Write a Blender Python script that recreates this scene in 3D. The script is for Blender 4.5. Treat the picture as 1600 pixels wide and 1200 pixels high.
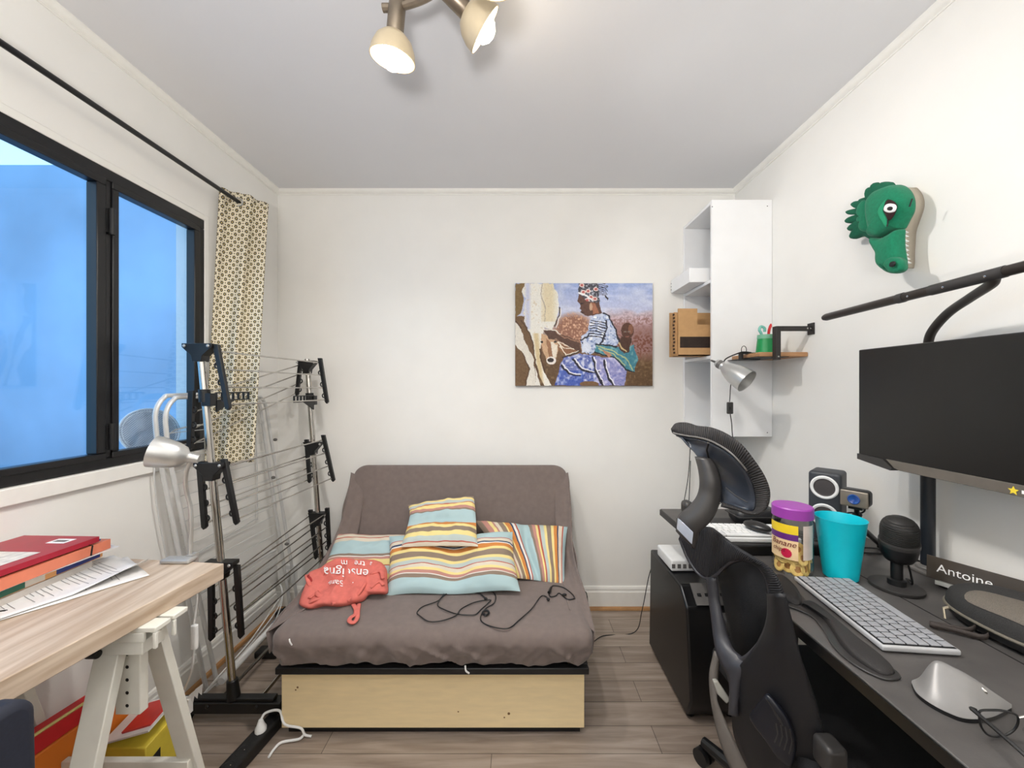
import bpy, bmesh, math, random
import numpy as np
from mathutils import Vector, Matrix, Euler, noise as mnoise

for o in list(bpy.data.objects):
    bpy.data.objects.remove(o)
scene = bpy.context.scene
COL = scene.collection
random.seed(7)

# ------------------------------------------------------------------ camera
F, CX, CY, H = 600.0, 807.0, 606.0, 1.298          # focal length (px of 1600), principal point, camera height
cam = bpy.data.cameras.new('camera')
cam.sensor_width = 36.0
cam.lens = 36.0 * F / 1600.0
cam.shift_x = -(CX - 800) / 1600.0
cam.shift_y = (CY - 600) / 1600.0
cam.clip_start = 0.02
cam_o = bpy.data.objects.new('camera', cam)
COL.objects.link(cam_o)
cam_o.location = (0, 0, H)
cam_o.rotation_euler = (math.radians(90), 0, 0)
scene.camera = cam_o

# ------------------------------------------------------------------ world, exposure
w = bpy.data.worlds.new('dusk_sky')
scene.world = w
w.use_nodes = True
nt = w.node_tree
bg = nt.nodes['Background']
tc = nt.nodes.new('ShaderNodeTexCoord')
sx = nt.nodes.new('ShaderNodeSeparateXYZ')
rp = nt.nodes.new('ShaderNodeValToRGB')
rp.color_ramp.elements[0].position = 0.0
rp.color_ramp.elements[0].color = (0.24, 0.60, 1.0, 1)
rp.color_ramp.elements[1].position = 0.9
rp.color_ramp.elements[1].color = (0.13, 0.42, 0.85, 1)
e = rp.color_ramp.elements.new(0.25)
e.color = (0.46, 0.74, 1.0, 1)
nt.links.new(tc.outputs['Generated'], sx.inputs[0])
nt.links.new(sx.outputs['Z'], rp.inputs[0])
nt.links.new(rp.outputs[0], bg.inputs[0])
bg.inputs[1].default_value = 1.5
vs = scene.view_settings
vs.view_transform = 'Standard'
vs.look = 'None'
vs.gamma = 1.0
vs.use_curve_mapping = False
vs.exposure = 0.48
LAMP_W = 20.0
# soft uplight, added out of view behind the camera to brighten the room
ul = bpy.data.lights.new('fill_uplight', 'AREA')
ul.shape = 'DISK'
ul.size = .40
ul.energy = 42.0
ul.color = (1.0, .985, .97)
ul_o = bpy.data.objects.new('fill_uplight', ul)
COL.objects.link(ul_o)
ul_o.location = (-.05, -.75, 1.15)
ul_o.rotation_euler = (math.radians(180), 0, 0)

# ------------------------------------------------------------------ helpers
V = Vector


def P(px, py, Y):
    return V(((px - CX) / F * Y, Y, H - (py - CY) / F * Y))


def G(px, py, z):
    Y = F * (H - z) / (py - CY)
    return V(((px - CX) / F * Y, Y, z))


def lin(c):
    return tuple((x / 255 / 12.92) if x / 255 <= .04045 else ((x / 255 + .055) / 1.055) ** 2.4 for x in c)


MATS = {}


def M(name, rgb, rough=.5, metal=0., noise=.08, nscale=25., bump=0., bscale=150., spec=.5, emit=0., coat=0., sheen=0., stretch=(1, 1, 1)):
    if name in MATS:
        return MATS[name]
    m = bpy.data.materials.new(name)
    m.use_nodes = True
    t = m.node_tree
    b = t.nodes['Principled BSDF']
    c = lin(rgb)
    tc = t.nodes.new('ShaderNodeTexCoord')
    mp = t.nodes.new('ShaderNodeMapping')
    mp.inputs['Scale'].default_value = stretch
    t.links.new(tc.outputs['Object'], mp.inputs[0])
    n = t.nodes.new('ShaderNodeTexNoise')
    n.inputs['Scale'].default_value = nscale
    n.inputs['Detail'].default_value = 4
    t.links.new(mp.outputs[0], n.inputs['Vector'])
    r = t.nodes.new('ShaderNodeValToRGB')
    r.color_ramp.elements[0].position = .3
    r.color_ramp.elements[1].position = .7
    r.color_ramp.elements[0].color = tuple(x * (1 - noise) for x in c) + (1,)
    r.color_ramp.elements[1].color = tuple(min(1, x * (1 + noise)) for x in c) + (1,)
    t.links.new(n.outputs['Fac'], r.inputs[0])
    t.links.new(r.outputs[0], b.inputs['Base Color'])
    b.inputs['Roughness'].default_value = rough
    b.inputs['Metallic'].default_value = metal
    b.inputs['Specular IOR Level'].default_value = spec
    b.inputs['Coat Weight'].default_value = coat
    b.inputs['Sheen Weight'].default_value = sheen
    if emit:
        b.inputs['Emission Color'].default_value = c + (1,)
        b.inputs['Emission Strength'].default_value = emit
    if bump:
        n2 = t.nodes.new('ShaderNodeTexNoise')
        n2.inputs['Scale'].default_value = bscale
        n2.inputs['Detail'].default_value = 3
        t.links.new(mp.outputs[0], n2.inputs['Vector'])
        bu = t.nodes.new('ShaderNodeBump')
        bu.inputs['Strength'].default_value = bump
        bu.inputs['Distance'].default_value = .004
        t.links.new(n2.outputs['Fac'], bu.inputs['Height'])
        t.links.new(bu.outputs[0], b.inputs['Normal'])
    MATS[name] = m
    return m


def math_node(t, op, a, b=None, clamp=False):
    n = t.nodes.new('ShaderNodeMath')
    n.operation = op
    n.use_clamp = clamp
    for i, x in enumerate((a, b)):
        if x is None:
            continue
        if isinstance(x, (int, float)):
            n.inputs[i].default_value = x
        else:
            t.links.new(x, n.inputs[i])
    return n.outputs[0]


def glassy(name, tint=(1, 1, 1), ior=1.45, rough=.02, scale=1.0):
    m = bpy.data.materials.new(name)
    m.use_nodes = True
    t = m.node_tree
    t.nodes.remove(t.nodes['Principled BSDF'])
    out = t.nodes['Material Output']
    tr = t.nodes.new('ShaderNodeBsdfTransparent')
    tr.inputs[0].default_value = tint + (1,)
    gl = t.nodes.new('ShaderNodeBsdfGlossy')
    gl.inputs['Roughness'].default_value = rough
    fr = t.nodes.new('ShaderNodeLayerWeight')
    fr.inputs['Blend'].default_value = .5
    f0 = ((ior - 1) / (ior + 1)) ** 2
    pw = math_node(t, 'POWER', fr.outputs['Facing'], 4.0)
    fac = math_node(t, 'MULTIPLY', math_node(t, 'ADD', math_node(t, 'MULTIPLY', pw, 1 - f0), f0), scale, True)
    mx = t.nodes.new('ShaderNodeMixShader')
    t.links.new(fac, mx.inputs[0])
    t.links.new(tr.outputs[0], mx.inputs[1])
    t.links.new(gl.outputs[0], mx.inputs[2])
    t.links.new(mx.outputs[0], out.inputs[0])
    MATS[name] = m
    return m


def spl(pts, k=8, closed=False):
    """Catmull-Rom through the points"""
    pts = [V(p) for p in pts]
    n = len(pts)
    out = []
    rng = n if closed else n - 1
    for i in range(rng):
        if closed:
            a, b, c, d = pts[(i - 1) % n], pts[i], pts[(i + 1) % n], pts[(i + 2) % n]
        else:
            b, c = pts[i], pts[i + 1]
            a = pts[i - 1] if i > 0 else b * 2 - c
            d = pts[i + 2] if i + 2 < n else c * 2 - b
        for j in range(k):
            t = j / k
            out.append(.5 * ((2 * b) + (c - a) * t + (2 * a - 5 * b + 4 * c - d) * t * t + (3 * b - a - 3 * c + d) * t ** 3))
    if not closed:
        out.append(pts[-1])
    return out


def frame_z(d):
    """rotation that takes +Z to d"""
    return V(d).normalized().to_track_quat('Z', 'Y').to_matrix().to_4x4()


class MB:
    def __init__(s):
        s.v, s.f, s.m, s.uv = [], [], [], {}
        s.mi = 0

    def add(s, vs, fs, uvs=None):
        b = len(s.v)
        s.v += [V(x) for x in vs]
        for f in fs:
            s.f.append(tuple(b + i for i in f))
            s.m.append(s.mi)
        if uvs:
            for i, u in enumerate(uvs):
                s.uv[b + i] = u
        return s

    def box(s, c, size, rot=None):
        c = V(c)
        hx, hy, hz = size[0] / 2, size[1] / 2, size[2] / 2
        vs = [V((x, y, z)) for x in (-hx, hx) for y in (-hy, hy) for z in (-hz, hz)]
        if rot is not None:
            vs = [rot @ p for p in vs]
        return s.add([p + c for p in vs], [(0, 1, 3, 2), (4, 6, 7, 5), (0, 4, 5, 1), (2, 3, 7, 6), (0, 2, 6, 4), (1, 5, 7, 3)])

    def bb(s, x0, x1, y0, y1, z0, z1):
        return s.box(((x0 + x1) / 2, (y0 + y1) / 2, (z0 + z1) / 2), (abs(x1 - x0), abs(y1 - y0), abs(z1 - z0)))

    def tube(s, pts, r, n=8, closed=False, flat=1.0):
        pts = [V(p) for p in pts]
        N = len(pts)
        rs = r if isinstance(r, (list, tuple)) else [r] * N
        up = None
        vs, fs = [], []
        for i, p in enumerate(pts):
            a = pts[i - 1] if (i > 0 or closed) else p
            b = pts[(i + 1) % N] if (i < N - 1 or closed) else p
            t = (b - a)
            t = t.normalized() if t.length > 1e-9 else V((0, 0, 1))
            if up is None:
                up = V((0, 0, 1)) if abs(t.z) < .9 else V((1, 0, 0))
            up = (up - t * up.dot(t))
            up = up.normalized() if up.length > 1e-6 else t.orthogonal().normalized()
            sd = t.cross(up)
            for k in range(n):
                an = 2 * math.pi * k / n
                vs.append(p + sd * math.cos(an) * rs[i] + up * math.sin(an) * rs[i] * flat)
        for i in range(N if closed else N - 1):
            j = (i + 1) % N
            for k in range(n):
                l = (k + 1) % n
                fs.append((i * n + k, i * n + l, j * n + l, j * n + k))
        if not closed:
            fs.append(tuple(range(n)))
            fs.append(tuple((N - 1) * n + k for k in reversed(range(n))))
        return s.add(vs, fs)

    def cyl(s, a, b, r0, r1=None, n=16):
        return s.tube([a, b], [r0, r0 if r1 is None else r1], n)

    def lathe(s, c, prof, n=24, rot=None, sxy=(1, 1)):
        vs, fs = [], []
        c = V(c)
        for (r, z) in prof:
            for k in range(n):
                a = 2 * math.pi * k / n
                p = V((max(r, 1e-5) * math.cos(a) * sxy[0], max(r, 1e-5) * math.sin(a) * sxy[1], z))
                if rot is not None:
                    p = rot @ p
                vs.append(p + c)
        for i in range(len(prof) - 1):
            for k in range(n):
                l = (k + 1) % n
                fs.append((i * n + k, i * n + l, (i + 1) * n + l, (i + 1) * n + k))
        if prof[0][0] > 1e-4 and prof[0] != prof[-1]:
            fs.append(tuple(reversed(range(n))))
        if prof[-1][0] > 1e-4 and prof[0] != prof[-1]:
            fs.append(tuple((len(prof) - 1) * n + k for k in range(n)))
        return s.add(vs, fs)

    def ell(s, c, r, n=20, m=12, rot=None):
        vs, fs = [], []
        c = V(c)
        for i in range(m + 1):
            th = math.pi * i / m
            for k in range(n):
                a = 2 * math.pi * k / n
                p = V((r[0] * max(math.sin(th), 1e-4) * math.cos(a), r[1] * max(math.sin(th), 1e-4) * math.sin(a), r[2] * math.cos(th)))
                if rot is not None:
                    p = rot @ p
                vs.append(p + c)
        for i in range(m):
            for k in range(n):
                l = (k + 1) % n
                fs.append((i * n + k, (i + 1) * n + k, (i + 1) * n + l, i * n + l))
        return s.add(vs, fs)

    def sheet(s, fn, nu, nv):
        vs, uvs, fs = [], [], []
        for j in range(nv + 1):
            for i in range(nu + 1):
                u, v = i / nu, j / nv
                vs.append(fn(u, v))
                uvs.append((u, v))
        for j in range(nv):
            for i in range(nu):
                a = j * (nu + 1) + i
                fs.append((a, a + 1, a + nu + 2, a + nu + 1))
        return s.add(vs, fs, uvs)

    def poly(s, pts, ext):
        pts = [V(p) for p in pts]
        ext = V(ext)
        n = len(pts)
        fs = [tuple(range(n)), tuple(reversed(range(n, 2 * n)))]
        fs += [(i, (i + 1) % n, n + (i + 1) % n, n + i) for i in range(n)]
        return s.add(pts + [p + ext for p in pts], fs)

    def puff(s, pts, nrm, depth, back=.3, rings=((1, 0), (.985, .35), (.94, .62), (.84, .84), (.66, .96), (.35, 1), (.0, 1.02)), fn=None, ctr=None):
        pts = [V(p) for p in pts]
        c = V(ctr) if ctr is not None else sum(pts, V()) / len(pts)
        nrm = V(nrm).normalized()
        n = len(pts)
        vs, fs = [], []
        vs += [p - nrm * depth * back for p in pts]
        for (sc, h) in rings:
            vs += [c + (p - c) * max(sc, .002) + nrm * depth * h for p in pts]
        if fn:
            vs = [fn(p) for p in vs]
        R = len(rings) + 1
        for i in range(R - 1):
            for k in range(n):
                l = (k + 1) % n
                fs.append((i * n + k, i * n + l, (i + 1) * n + l, (i + 1) * n + k))
        fs.append(tuple(reversed(range(n))))
        return s.add(vs, fs)

    def rbox(s, c, size, r, n=(8, 8, 4), rot=None, fn=None):
        """dense rounded box"""
        c = V(c)
        h = V(size) / 2
        r = min(r, min(h) * .999)
        core = h - V((r, r, r))
        idx, vs, fs = {}, [], []

        def coords(k, a):
            # cluster samples at the rounded ends
            nn = n[a]
            xs = [-h[a] + r * (1 - math.cos(q * math.pi / 6)) * 1.0 for q in range(0, 4)]
            mid = [(-core[a]) + 2 * core[a] * q / nn for q in range(nn + 1)]
            xs = [-h[a], -h[a] + r * .3, -h[a] + r * .65] + mid + [h[a] - r * .65, h[a] - r * .3, h[a]]
            return xs
        gx, gy, gz = coords(0, 0), coords(0, 1), coords(0, 2)
        g = (gx, gy, gz)

        def vert(i, j, k):
            key = (i, j, k)
            if key not in idx:
                p = V((gx[i], gy[j], gz[k]))
                q = V((max(-core.x, min(core.x, p.x)), max(-core.y, min(core.y, p.y)), max(-core.z, min(core.z, p.z))))
                d = p - q
                if d.length > 1e-9:
                    p = q + d.normalized() * r
                if fn:
                    p = fn(p)
                if rot is not None:
                    p = rot @ p
                idx[key] = len(vs)
                vs.append(p + c)
            return idx[key]
        Nx, Ny, Nz = len(gx) - 1, len(gy) - 1, len(gz) - 1
        for i in range(Nx):
            for j in range(Ny):
                for k in (0, Nz):
                    fs.append((vert(i, j, k), vert(i + 1, j, k), vert(i + 1, j + 1, k), vert(i, j + 1, k)))
        for i in range(Nx):
            for k in range(Nz):
                for j in (0, Ny):
                    fs.append((vert(i, j, k), vert(i + 1, j, k), vert(i + 1, j, k + 1), vert(i, j, k + 1)))
        for j in range(Ny):
            for k in range(Nz):
                for i in (0, Nx):
                    fs.append((vert(i, j, k), vert(i, j + 1, k), vert(i, j + 1, k + 1), vert(i, j, k + 1)))
        return s.add(vs, fs)

    def text(s, txt, size, fn, bold=False, shear=0.):
        vs, fs = text_geo(txt, size, shear)
        return s.add([fn(x, y) for x, y in vs], fs)


def text_geo(txt, size, shear=0.):
    cu = bpy.data.curves.new('t', 'FONT')
    cu.body = txt
    cu.size = size
    cu.shear = shear
    cu.resolution_u = 3
    o = bpy.data.objects.new('t', cu)
    COL.objects.link(o)
    dg = bpy.context.evaluated_depsgraph_get()
    me = bpy.data.meshes.new_from_object(o.evaluated_get(dg))
    vs = [(v.co.x, v.co.y) for v in me.vertices]
    fs = [tuple(p.vertices) for p in me.polygons]
    bpy.data.objects.remove(o)
    bpy.data.curves.remove(cu)
    bpy.data.meshes.remove(me)
    return vs, fs


OFF = {}


def mesh_of(name, mb, mats, off, smooth=True, angle=35):
    me = bpy.data.meshes.new(name)
    me.from_pydata([tuple(p - off) for p in mb.v], [], mb.f)
    if not isinstance(mats, (list, tuple)):
        mats = [mats]
    for m in mats:
        me.materials.append(m)
    me.polygons.foreach_set('material_index', mb.m)
    if mb.uv:
        uvl = me.uv_layers.new(name='UVMap')
        for l in me.loops:
            uvl.data[l.index].uv = mb.uv.get(l.vertex_index, (0, 0))
    bm = bmesh.new()
    bm.from_mesh(me)
    bmesh.ops.recalc_face_normals(bm, faces=bm.faces)
    bm.to_mesh(me)
    bm.free()
    if smooth:
        me.polygons.foreach_set('use_smooth', [True] * len(me.polygons))
        me.set_sharp_from_angle(angle=math.radians(angle))
    me.update()
    return me


def mods(o, bevel=0, solid=0, sub=0, seg=2):
    if solid:
        md = o.modifiers.new('thick', 'SOLIDIFY')
        md.thickness = solid
        md.offset = 0
    if bevel:
        md = o.modifiers.new('bevel', 'BEVEL')
        md.width = bevel
        md.segments = seg
        md.limit_method = 'ANGLE'
        md.angle_limit = math.radians(40)
    if sub:
        md = o.modifiers.new('sub', 'SUBSURF')
        md.levels = sub
        md.render_levels = sub
    return o


def thing(name, label, cat, loc=(0, 0, 0), group=None, rot=None):
    o = bpy.data.objects.new(name, None)
    COL.objects.link(o)
    o.empty_display_size = .05
    o.location = loc
    o['label'] = label
    o['category'] = cat
    if group:
        o['group'] = group
    OFF[o.name] = V(loc)
    return o


def part(name, mb, mats, parent, label=None, stuff=False, bevel=0, solid=0, sub=0, smooth=True, angle=35, seg=2):
    off = OFF[parent.name]
    me = mesh_of(name, mb, mats, off, smooth, angle)
    o = bpy.data.objects.new(name, me)
    COL.objects.link(o)
    o.parent = parent
    OFF[o.name] = off
    if label:
        o['label'] = label
    if stuff:
        o['kind'] = 'stuff'
    return mods(o, bevel, solid, sub, seg)


def solo(name, mb, mats, label, cat, group=None, loc=None, bevel=0, solid=0, sub=0, smooth=True, angle=35, kind=None, seg=2):
    if loc is None:
        xs = [p.x for p in mb.v]; ys = [p.y for p in mb.v]; zs = [p.z for p in mb.v]
        loc = V(((min(xs) + max(xs)) / 2, (min(ys) + max(ys)) / 2, min(zs)))
    loc = V(loc)
    me = mesh_of(name, mb, mats, loc, smooth, angle)
    o = bpy.data.objects.new(name, me)
    COL.objects.link(o)
    o.location = loc
    OFF[o.name] = loc
    if kind:
        o['kind'] = kind
    if label:
        o['label'] = label
    if cat:
        o['category'] = cat
    if group:
        o['group'] = group
    return mods(o, bevel, solid, sub, seg)


def struct(name, mb, mats, **k):
    return solo(name, mb, mats, None, None, kind='structure', **k)


# ------------------------------------------------------------------ materials
white_wall = M('white_wall_paint', (240, 238, 233), .75, noise=.015, nscale=6, bump=.06, bscale=260)
white_ceil = M('ceiling_paint', (226, 226, 228), .85, noise=.01, nscale=3, bump=.03, bscale=200)
white_trim = M('white_trim_paint', (240, 238, 232), .45, noise=.02)
white_board = M('white_melamine', (238, 238, 238), .35, noise=.02, nscale=8)
black_paint = M('black_frame_paint', (20, 20, 22), .35, noise=.1)
black_plastic = M('black_plastic', (15, 15, 16), .42, noise=.12)
black_soft = M('black_mesh_fabric', (12, 13, 17), .8, noise=.25, nscale=300, bump=.5, bscale=700)
dark_grey = M('dark_grey_plastic', (48, 46, 45), .45, noise=.06)
mid_grey = M('mid_grey_plastic', (104, 101, 98), .45, noise=.06)
chrome = M('chrome_tube', (190, 186, 180), .18, 1., noise=.04)
silver = M('silver_paint', (190, 190, 188), .32, .7, noise=.04)
white_metal = M('white_lacquer_tube', (214, 214, 212), .35, .2, noise=.03)
white_plastic = M('white_plastic', (232, 232, 230), .4, noise=.03)
pewter = M('brushed_nickel', (142, 130, 115), .38, .85, noise=.08, nscale=60)
sofa_cloth = M('taupe_stretch_cloth', (116, 103, 97), .9, noise=.07, nscale=40, bump=.12, bscale=500, sheen=.2)
plywood = M('pale_plywood', (238, 216, 170), .55, noise=.05, nscale=10, stretch=(1, 6, 6))
card = M('brown_cardboard', (184, 144, 98), .8, noise=.06, nscale=40)
paper = M('white_paper', (226, 224, 222), .8, noise=.03)
red_m = M('crimson_cover', (166, 26, 50), .35, noise=.06)
orange_m = M('salmon_folder', (222, 128, 98), .5, noise=.06)
blue_m = M('blue_folder', (30, 108, 168), .45, noise=.06)
coral = M('coral_cotton', (214, 112, 100), .9, noise=.08, nscale=50, bump=.2, bscale=500)
teal_m = M('turquoise_plastic', (0, 188, 205), .4, noise=.02)
purple_m = M('purple_lid', (150, 60, 160), .4, noise=.05)
wood_shelf = M('raw_wood', (176, 132, 92), .6, noise=.18, nscale=12, stretch=(1, 8, 8))
desk_m = M('black_desk_laminate', (80, 77, 75), .42, noise=.16, nscale=14, bump=.05, bscale=300, stretch=(1, 1, 1))
green_felt = M('green_felt', (12, 118, 84), .95, noise=.12, nscale=120, bump=.3, bscale=500, sheen=.1)
green_dark = M('dark_green_felt', (9, 92, 66), .95, noise=.12, nscale=120, bump=.3, bscale=500)
ink_black = M('black_ink', (10, 10, 10), .6, noise=.02)
white_ink = M('white_print', (240, 240, 238), .6, noise=.02)
cream_lac = M('cream_lacquer', (226, 224, 214), .5, noise=.03)
bulb_m = M('glowing_bulb', (255, 240, 214), .3, emit=22, noise=.0)
glass_m = glassy('window_glass', (.92, .96, 1.0), 1.5, .01, 1.1)
clear_m = glassy('clear_plastic', (.95, .95, .95), 1.45, .05)
lens_m = glassy('spectacle_lens', (.9, .9, .9), 1.4, .02)


def floor_material():
    m = bpy.data.materials.new('laminate_planks')
    m.use_nodes = True
    t = m.node_tree
    b = t.nodes['Principled BSDF']
    g = t.nodes.new('ShaderNodeNewGeometry')
    mp = t.nodes.new('ShaderNodeMapping')
    mp.inputs['Location'].default_value = (-.517, -1.475, 0)
    t.links.new(g.outputs['Position'], mp.inputs[0])
    br = t.nodes.new('ShaderNodeTexBrick')
    br.inputs['Scale'].default_value = 1
    br.inputs['Brick Width'].default_value = 1.21
    br.inputs['Row Height'].default_value = .113
    br.inputs['Mortar Size'].default_value = .0011
    br.inputs['Mortar Smooth'].default_value = .2
    br.inputs['Color1'].default_value = lin((148, 134, 122)) + (1,)
    br.inputs['Color2'].default_value = lin((164, 150, 137)) + (1,)
    br.inputs['Mortar'].default_value = lin((58, 48, 42)) + (1,)
    t.links.new(mp.outputs[0], br.inputs['Vector'])
    mp2 = t.nodes.new('ShaderNodeMapping')
    mp2.inputs['Scale'].default_value = (2.2, 26, 1)
    t.links.new(g.outputs['Position'], mp2.inputs[0])
    n = t.nodes.new('ShaderNodeTexNoise')
    n.inputs['Scale'].default_value = 1.6
    n.inputs['Detail'].default_value = 7
    n.inputs['Distortion'].default_value = .6
    t.links.new(mp2.outputs[0], n.inputs['Vector'])
    r = t.nodes.new('ShaderNodeValToRGB')
    r.color_ramp.elements[0].position = .3
    r.color_ramp.elements[0].color = (.62, .58, .55, 1)
    r.color_ramp.elements[1].position = .72
    r.color_ramp.elements[1].color = (1.1, 1.1, 1.1, 1)
    t.links.new(n.outputs['Fac'], r.inputs[0])
    mx = t.nodes.new('ShaderNodeMix')
    mx.data_type = 'RGBA'
    mx.blend_type = 'MULTIPLY'
    mx.inputs[0].default_value = 1
    t.links.new(br.outputs['Color'], mx.inputs[6])
    t.links.new(r.outputs[0], mx.inputs[7])
    t.links.new(mx.outputs[2], b.inputs['Base Color'])
    b.inputs['Roughness'].default_value = .42
    return m


def wood_top_material():
    m = bpy.data.materials.new('pale_oak_laminate')
    m.use_nodes = True
    t = m.node_tree
    b = t.nodes['Principled BSDF']
    tc = t.nodes.new('ShaderNodeTexCoord')
    mp = t.nodes.new('ShaderNodeMapping')
    mp.inputs['Scale'].default_value = (34, 2.2, 34)
    mp.inputs['Rotation'].default_value = (0, 0, math.radians(6))
    t.links.new(tc.outputs['Object'], mp.inputs[0])
    n = t.nodes.new('ShaderNodeTexNoise')
    n.inputs['Scale'].default_value = 1.2
    n.inputs['Detail'].default_value = 6
    n.inputs['Distortion'].default_value = .4
    t.links.new(mp.outputs[0], n.inputs['Vector'])
    r = t.nodes.new('ShaderNodeValToRGB')
    r.color_ramp.elements[0].position = .32
    r.color_ramp.elements[0].color = lin((172, 148, 124)) + (1,)
    r.color_ramp.elements[1].position = .7
    r.color_ramp.elements[1].color = lin((212, 194, 174)) + (1,)
    t.links.new(n.outputs['Fac'], r.inputs[0])
    t.links.new(r.outputs[0], b.inputs['Base Color'])
    b.inputs['Roughness'].default_value = .4
    return m


def stripe_material(name, seq, axis='Y'):
    """seq: [(start, rgb)] along the cloth's own length"""
    m = bpy.data.materials.new(name)
    m.use_nodes = True
    t = m.node_tree
    b = t.nodes['Principled BSDF']
    uv = t.nodes.new('ShaderNodeUVMap')
    sp = t.nodes.new('ShaderNodeSeparateXYZ')
    t.links.new(uv.outputs[0], sp.inputs[0])
    r = t.nodes.new('ShaderNodeValToRGB')
    cr = r.color_ramp
    cr.interpolation = 'CONSTANT'
    cr.elements[0].position = 0
    cr.elements[0].color = lin(seq[0][1]) + (1,)
    cr.elements[1].position = seq[1][0]
    cr.elements[1].color = lin(seq[1][1]) + (1,)
    for p, c in seq[2:]:
        e = cr.elements.new(p)
        e.color = lin(c) + (1,)
    t.links.new(sp.outputs[axis], r.inputs[0])
    t.links.new(r.outputs[0], b.inputs['Base Color'])
    b.inputs['Roughness'].default_value = .9
    tc = t.nodes.new('ShaderNodeTexCoord')
    n2 = t.nodes.new('ShaderNodeTexNoise')
    n2.inputs['Scale'].default_value = 400
    t.links.new(tc.outputs['Object'], n2.inputs['Vector'])
    bu = t.nodes.new('ShaderNodeBump')
    bu.inputs['Strength'].default_value = .15
    bu.inputs['Distance'].default_value = .002
    t.links.new(n2.outputs['Fac'], bu.inputs['Height'])
    t.links.new(bu.outputs[0], b.inputs['Normal'])
    return m


def curtain_material():
    m = bpy.data.materials.new('lattice_print_cotton')
    m.use_nodes = True
    t = m.node_tree
    b = t.nodes['Principled BSDF']
    uv = t.nodes.new('ShaderNodeUVMap')
    sp = t.nodes.new('ShaderNodeSeparateXYZ')
    t.links.new(uv.outputs[0], sp.inputs[0])
    u = math_node(t, 'MULTIPLY', sp.outputs[0], 7.0)
    v = math_node(t, 'MULTIPLY', sp.outputs[1], 36.0)
    p = math_node(t, 'ADD', u, v)
    q = math_node(t, 'SUBTRACT', u, v)

    def cell(x):
        f = math_node(t, 'FRACT', x)
        return math_node(t, 'ABSOLUTE', math_node(t, 'SUBTRACT', f, .5))
    a, c = cell(p), cell(q)
    mxv = math_node(t, 'MAXIMUM', a, c)
    mnv = math_node(t, 'ADD', a, c)
    ring = math_node(t, 'MULTIPLY', math_node(t, 'GREATER_THAN', mxv, .09), math_node(t, 'LESS_THAN', mxv, .29))
    dots = math_node(t, 'GREATER_THAN', mnv, .84)
    cross = math_node(t, 'MULTIPLY', math_node(t, 'LESS_THAN', math_node(t, 'MINIMUM', a, c), .03), math_node(t, 'GREATER_THAN', mxv, .36))
    dark = math_node(t, 'ADD', math_node(t, 'ADD', ring, dots), cross, True)
    core = math_node(t, 'LESS_THAN', mxv, .10)
    mx = t.nodes.new('ShaderNodeMix')
    mx.data_type = 'RGBA'
    mx.inputs[6].default_value = lin((232, 222, 196)) + (1,)
    mx.inputs[7].default_value = lin((92, 84, 70)) + (1,)
    t.links.new(dark, mx.inputs[0])
    m2 = t.nodes.new('ShaderNodeMix')
    m2.data_type = 'RGBA'
    t.links.new(core, m2.inputs[0])
    t.links.new(mx.outputs[2], m2.inputs[6])
    m2.inputs[7].default_value = lin((200, 178, 110)) + (1,)
    t.links.new(m2.outputs[2], b.inputs['Base Color'])
    b.inputs['Roughness'].default_value = .85
    return m


# ------------------------------------------------------------------ the room
XL, XR, YB, ZC, YF = -1.408, 1.287, 2.264, 2.464, -1.5
struct('floor', MB().bb(XL - .15, XR + .15, YF - .1, YB + .1, -.08, 0), floor_material())
struct('ceiling', MB().bb(XL - .15, XR + .15, YF - .1, YB + .1, ZC, ZC + .1), white_ceil)
struct('wall_back', MB().bb(XL - .15, XR + .15, YB, YB + .1, 0, ZC), white_wall)
struct('wall_front', MB().bb(XL - .15, XR + .15, YF - .1, YF, 0, ZC), white_wall)
struct('wall_right', MB().bb(XR, XR + .12, YF, YB, 0, ZC), white_wall)
WY0, WY1, WZ0, WZ1 = .30, 1.735, 1.022, 2.058
wl = MB()
wl.bb(XL - .13, XL, YF, YB, 0, WZ0)
wl.bb(XL - .13, XL, YF, YB, WZ1, ZC)
wl.bb(XL - .13, XL, YF, WY0, WZ0, WZ1)
wl.bb(XL - .13, XL, WY1, YB, WZ0, WZ1)
struct('wall_left', wl, white_wall)


def skirting(name, p0, p1, nrm, side):
    """board with a small ogee top, standing on the floor along a wall"""
    a, b, nv = V(p0), V(p1), V(nrm)
    prof = [(0, 0), (.014, 0), (.014, .098), (.010, .104), (.010, .118), (.006, .128), (0, .131)]
    mb = MB()
    n = len(prof)
    vs = [q + nv * d + V((0, 0, z + .001)) for q in (a, b) for d, z in prof]
    fs = [(i, (i + 1) % n, n + (i + 1) % n, n + i) for i in range(n)] + [tuple(range(n)), tuple(reversed(range(n, 2 * n)))]
    mb.add(vs, fs)
    o = struct(name, mb, white_trim, angle=20)
    q = MB()
    pr = [(.014, 0), (.030, 0), (.029, .006), (.025, .012), (.014, .016)]
    n = len(pr)
    vs = [w_ + nv * d + V((0, 0, z + .001)) for w_ in (a, b) for d, z in pr]
    fs = [(i, (i + 1) % n, n + (i + 1) % n, n + i) for i in range(n)] + [tuple(range(n)), tuple(reversed(range(n, 2 * n)))]
    q.add(vs, fs)
    struct('trim_' + str(side), q, M('golden_wood_bead', (172, 128, 82), .5, noise=.15, nscale=20))


skirting('baseboard_back', (XL, YB, 0), (XR, YB, 0), (0, -1, 0), 1)
skirting('baseboard_left', (XL, YF, 0), (XL, YB - .03, 0), (1, 0, 0), 2)
skirting('baseboard_right', (XR, YF, 0), (XR, YB - .03, 0), (-1, 0, 0), 3)


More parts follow.
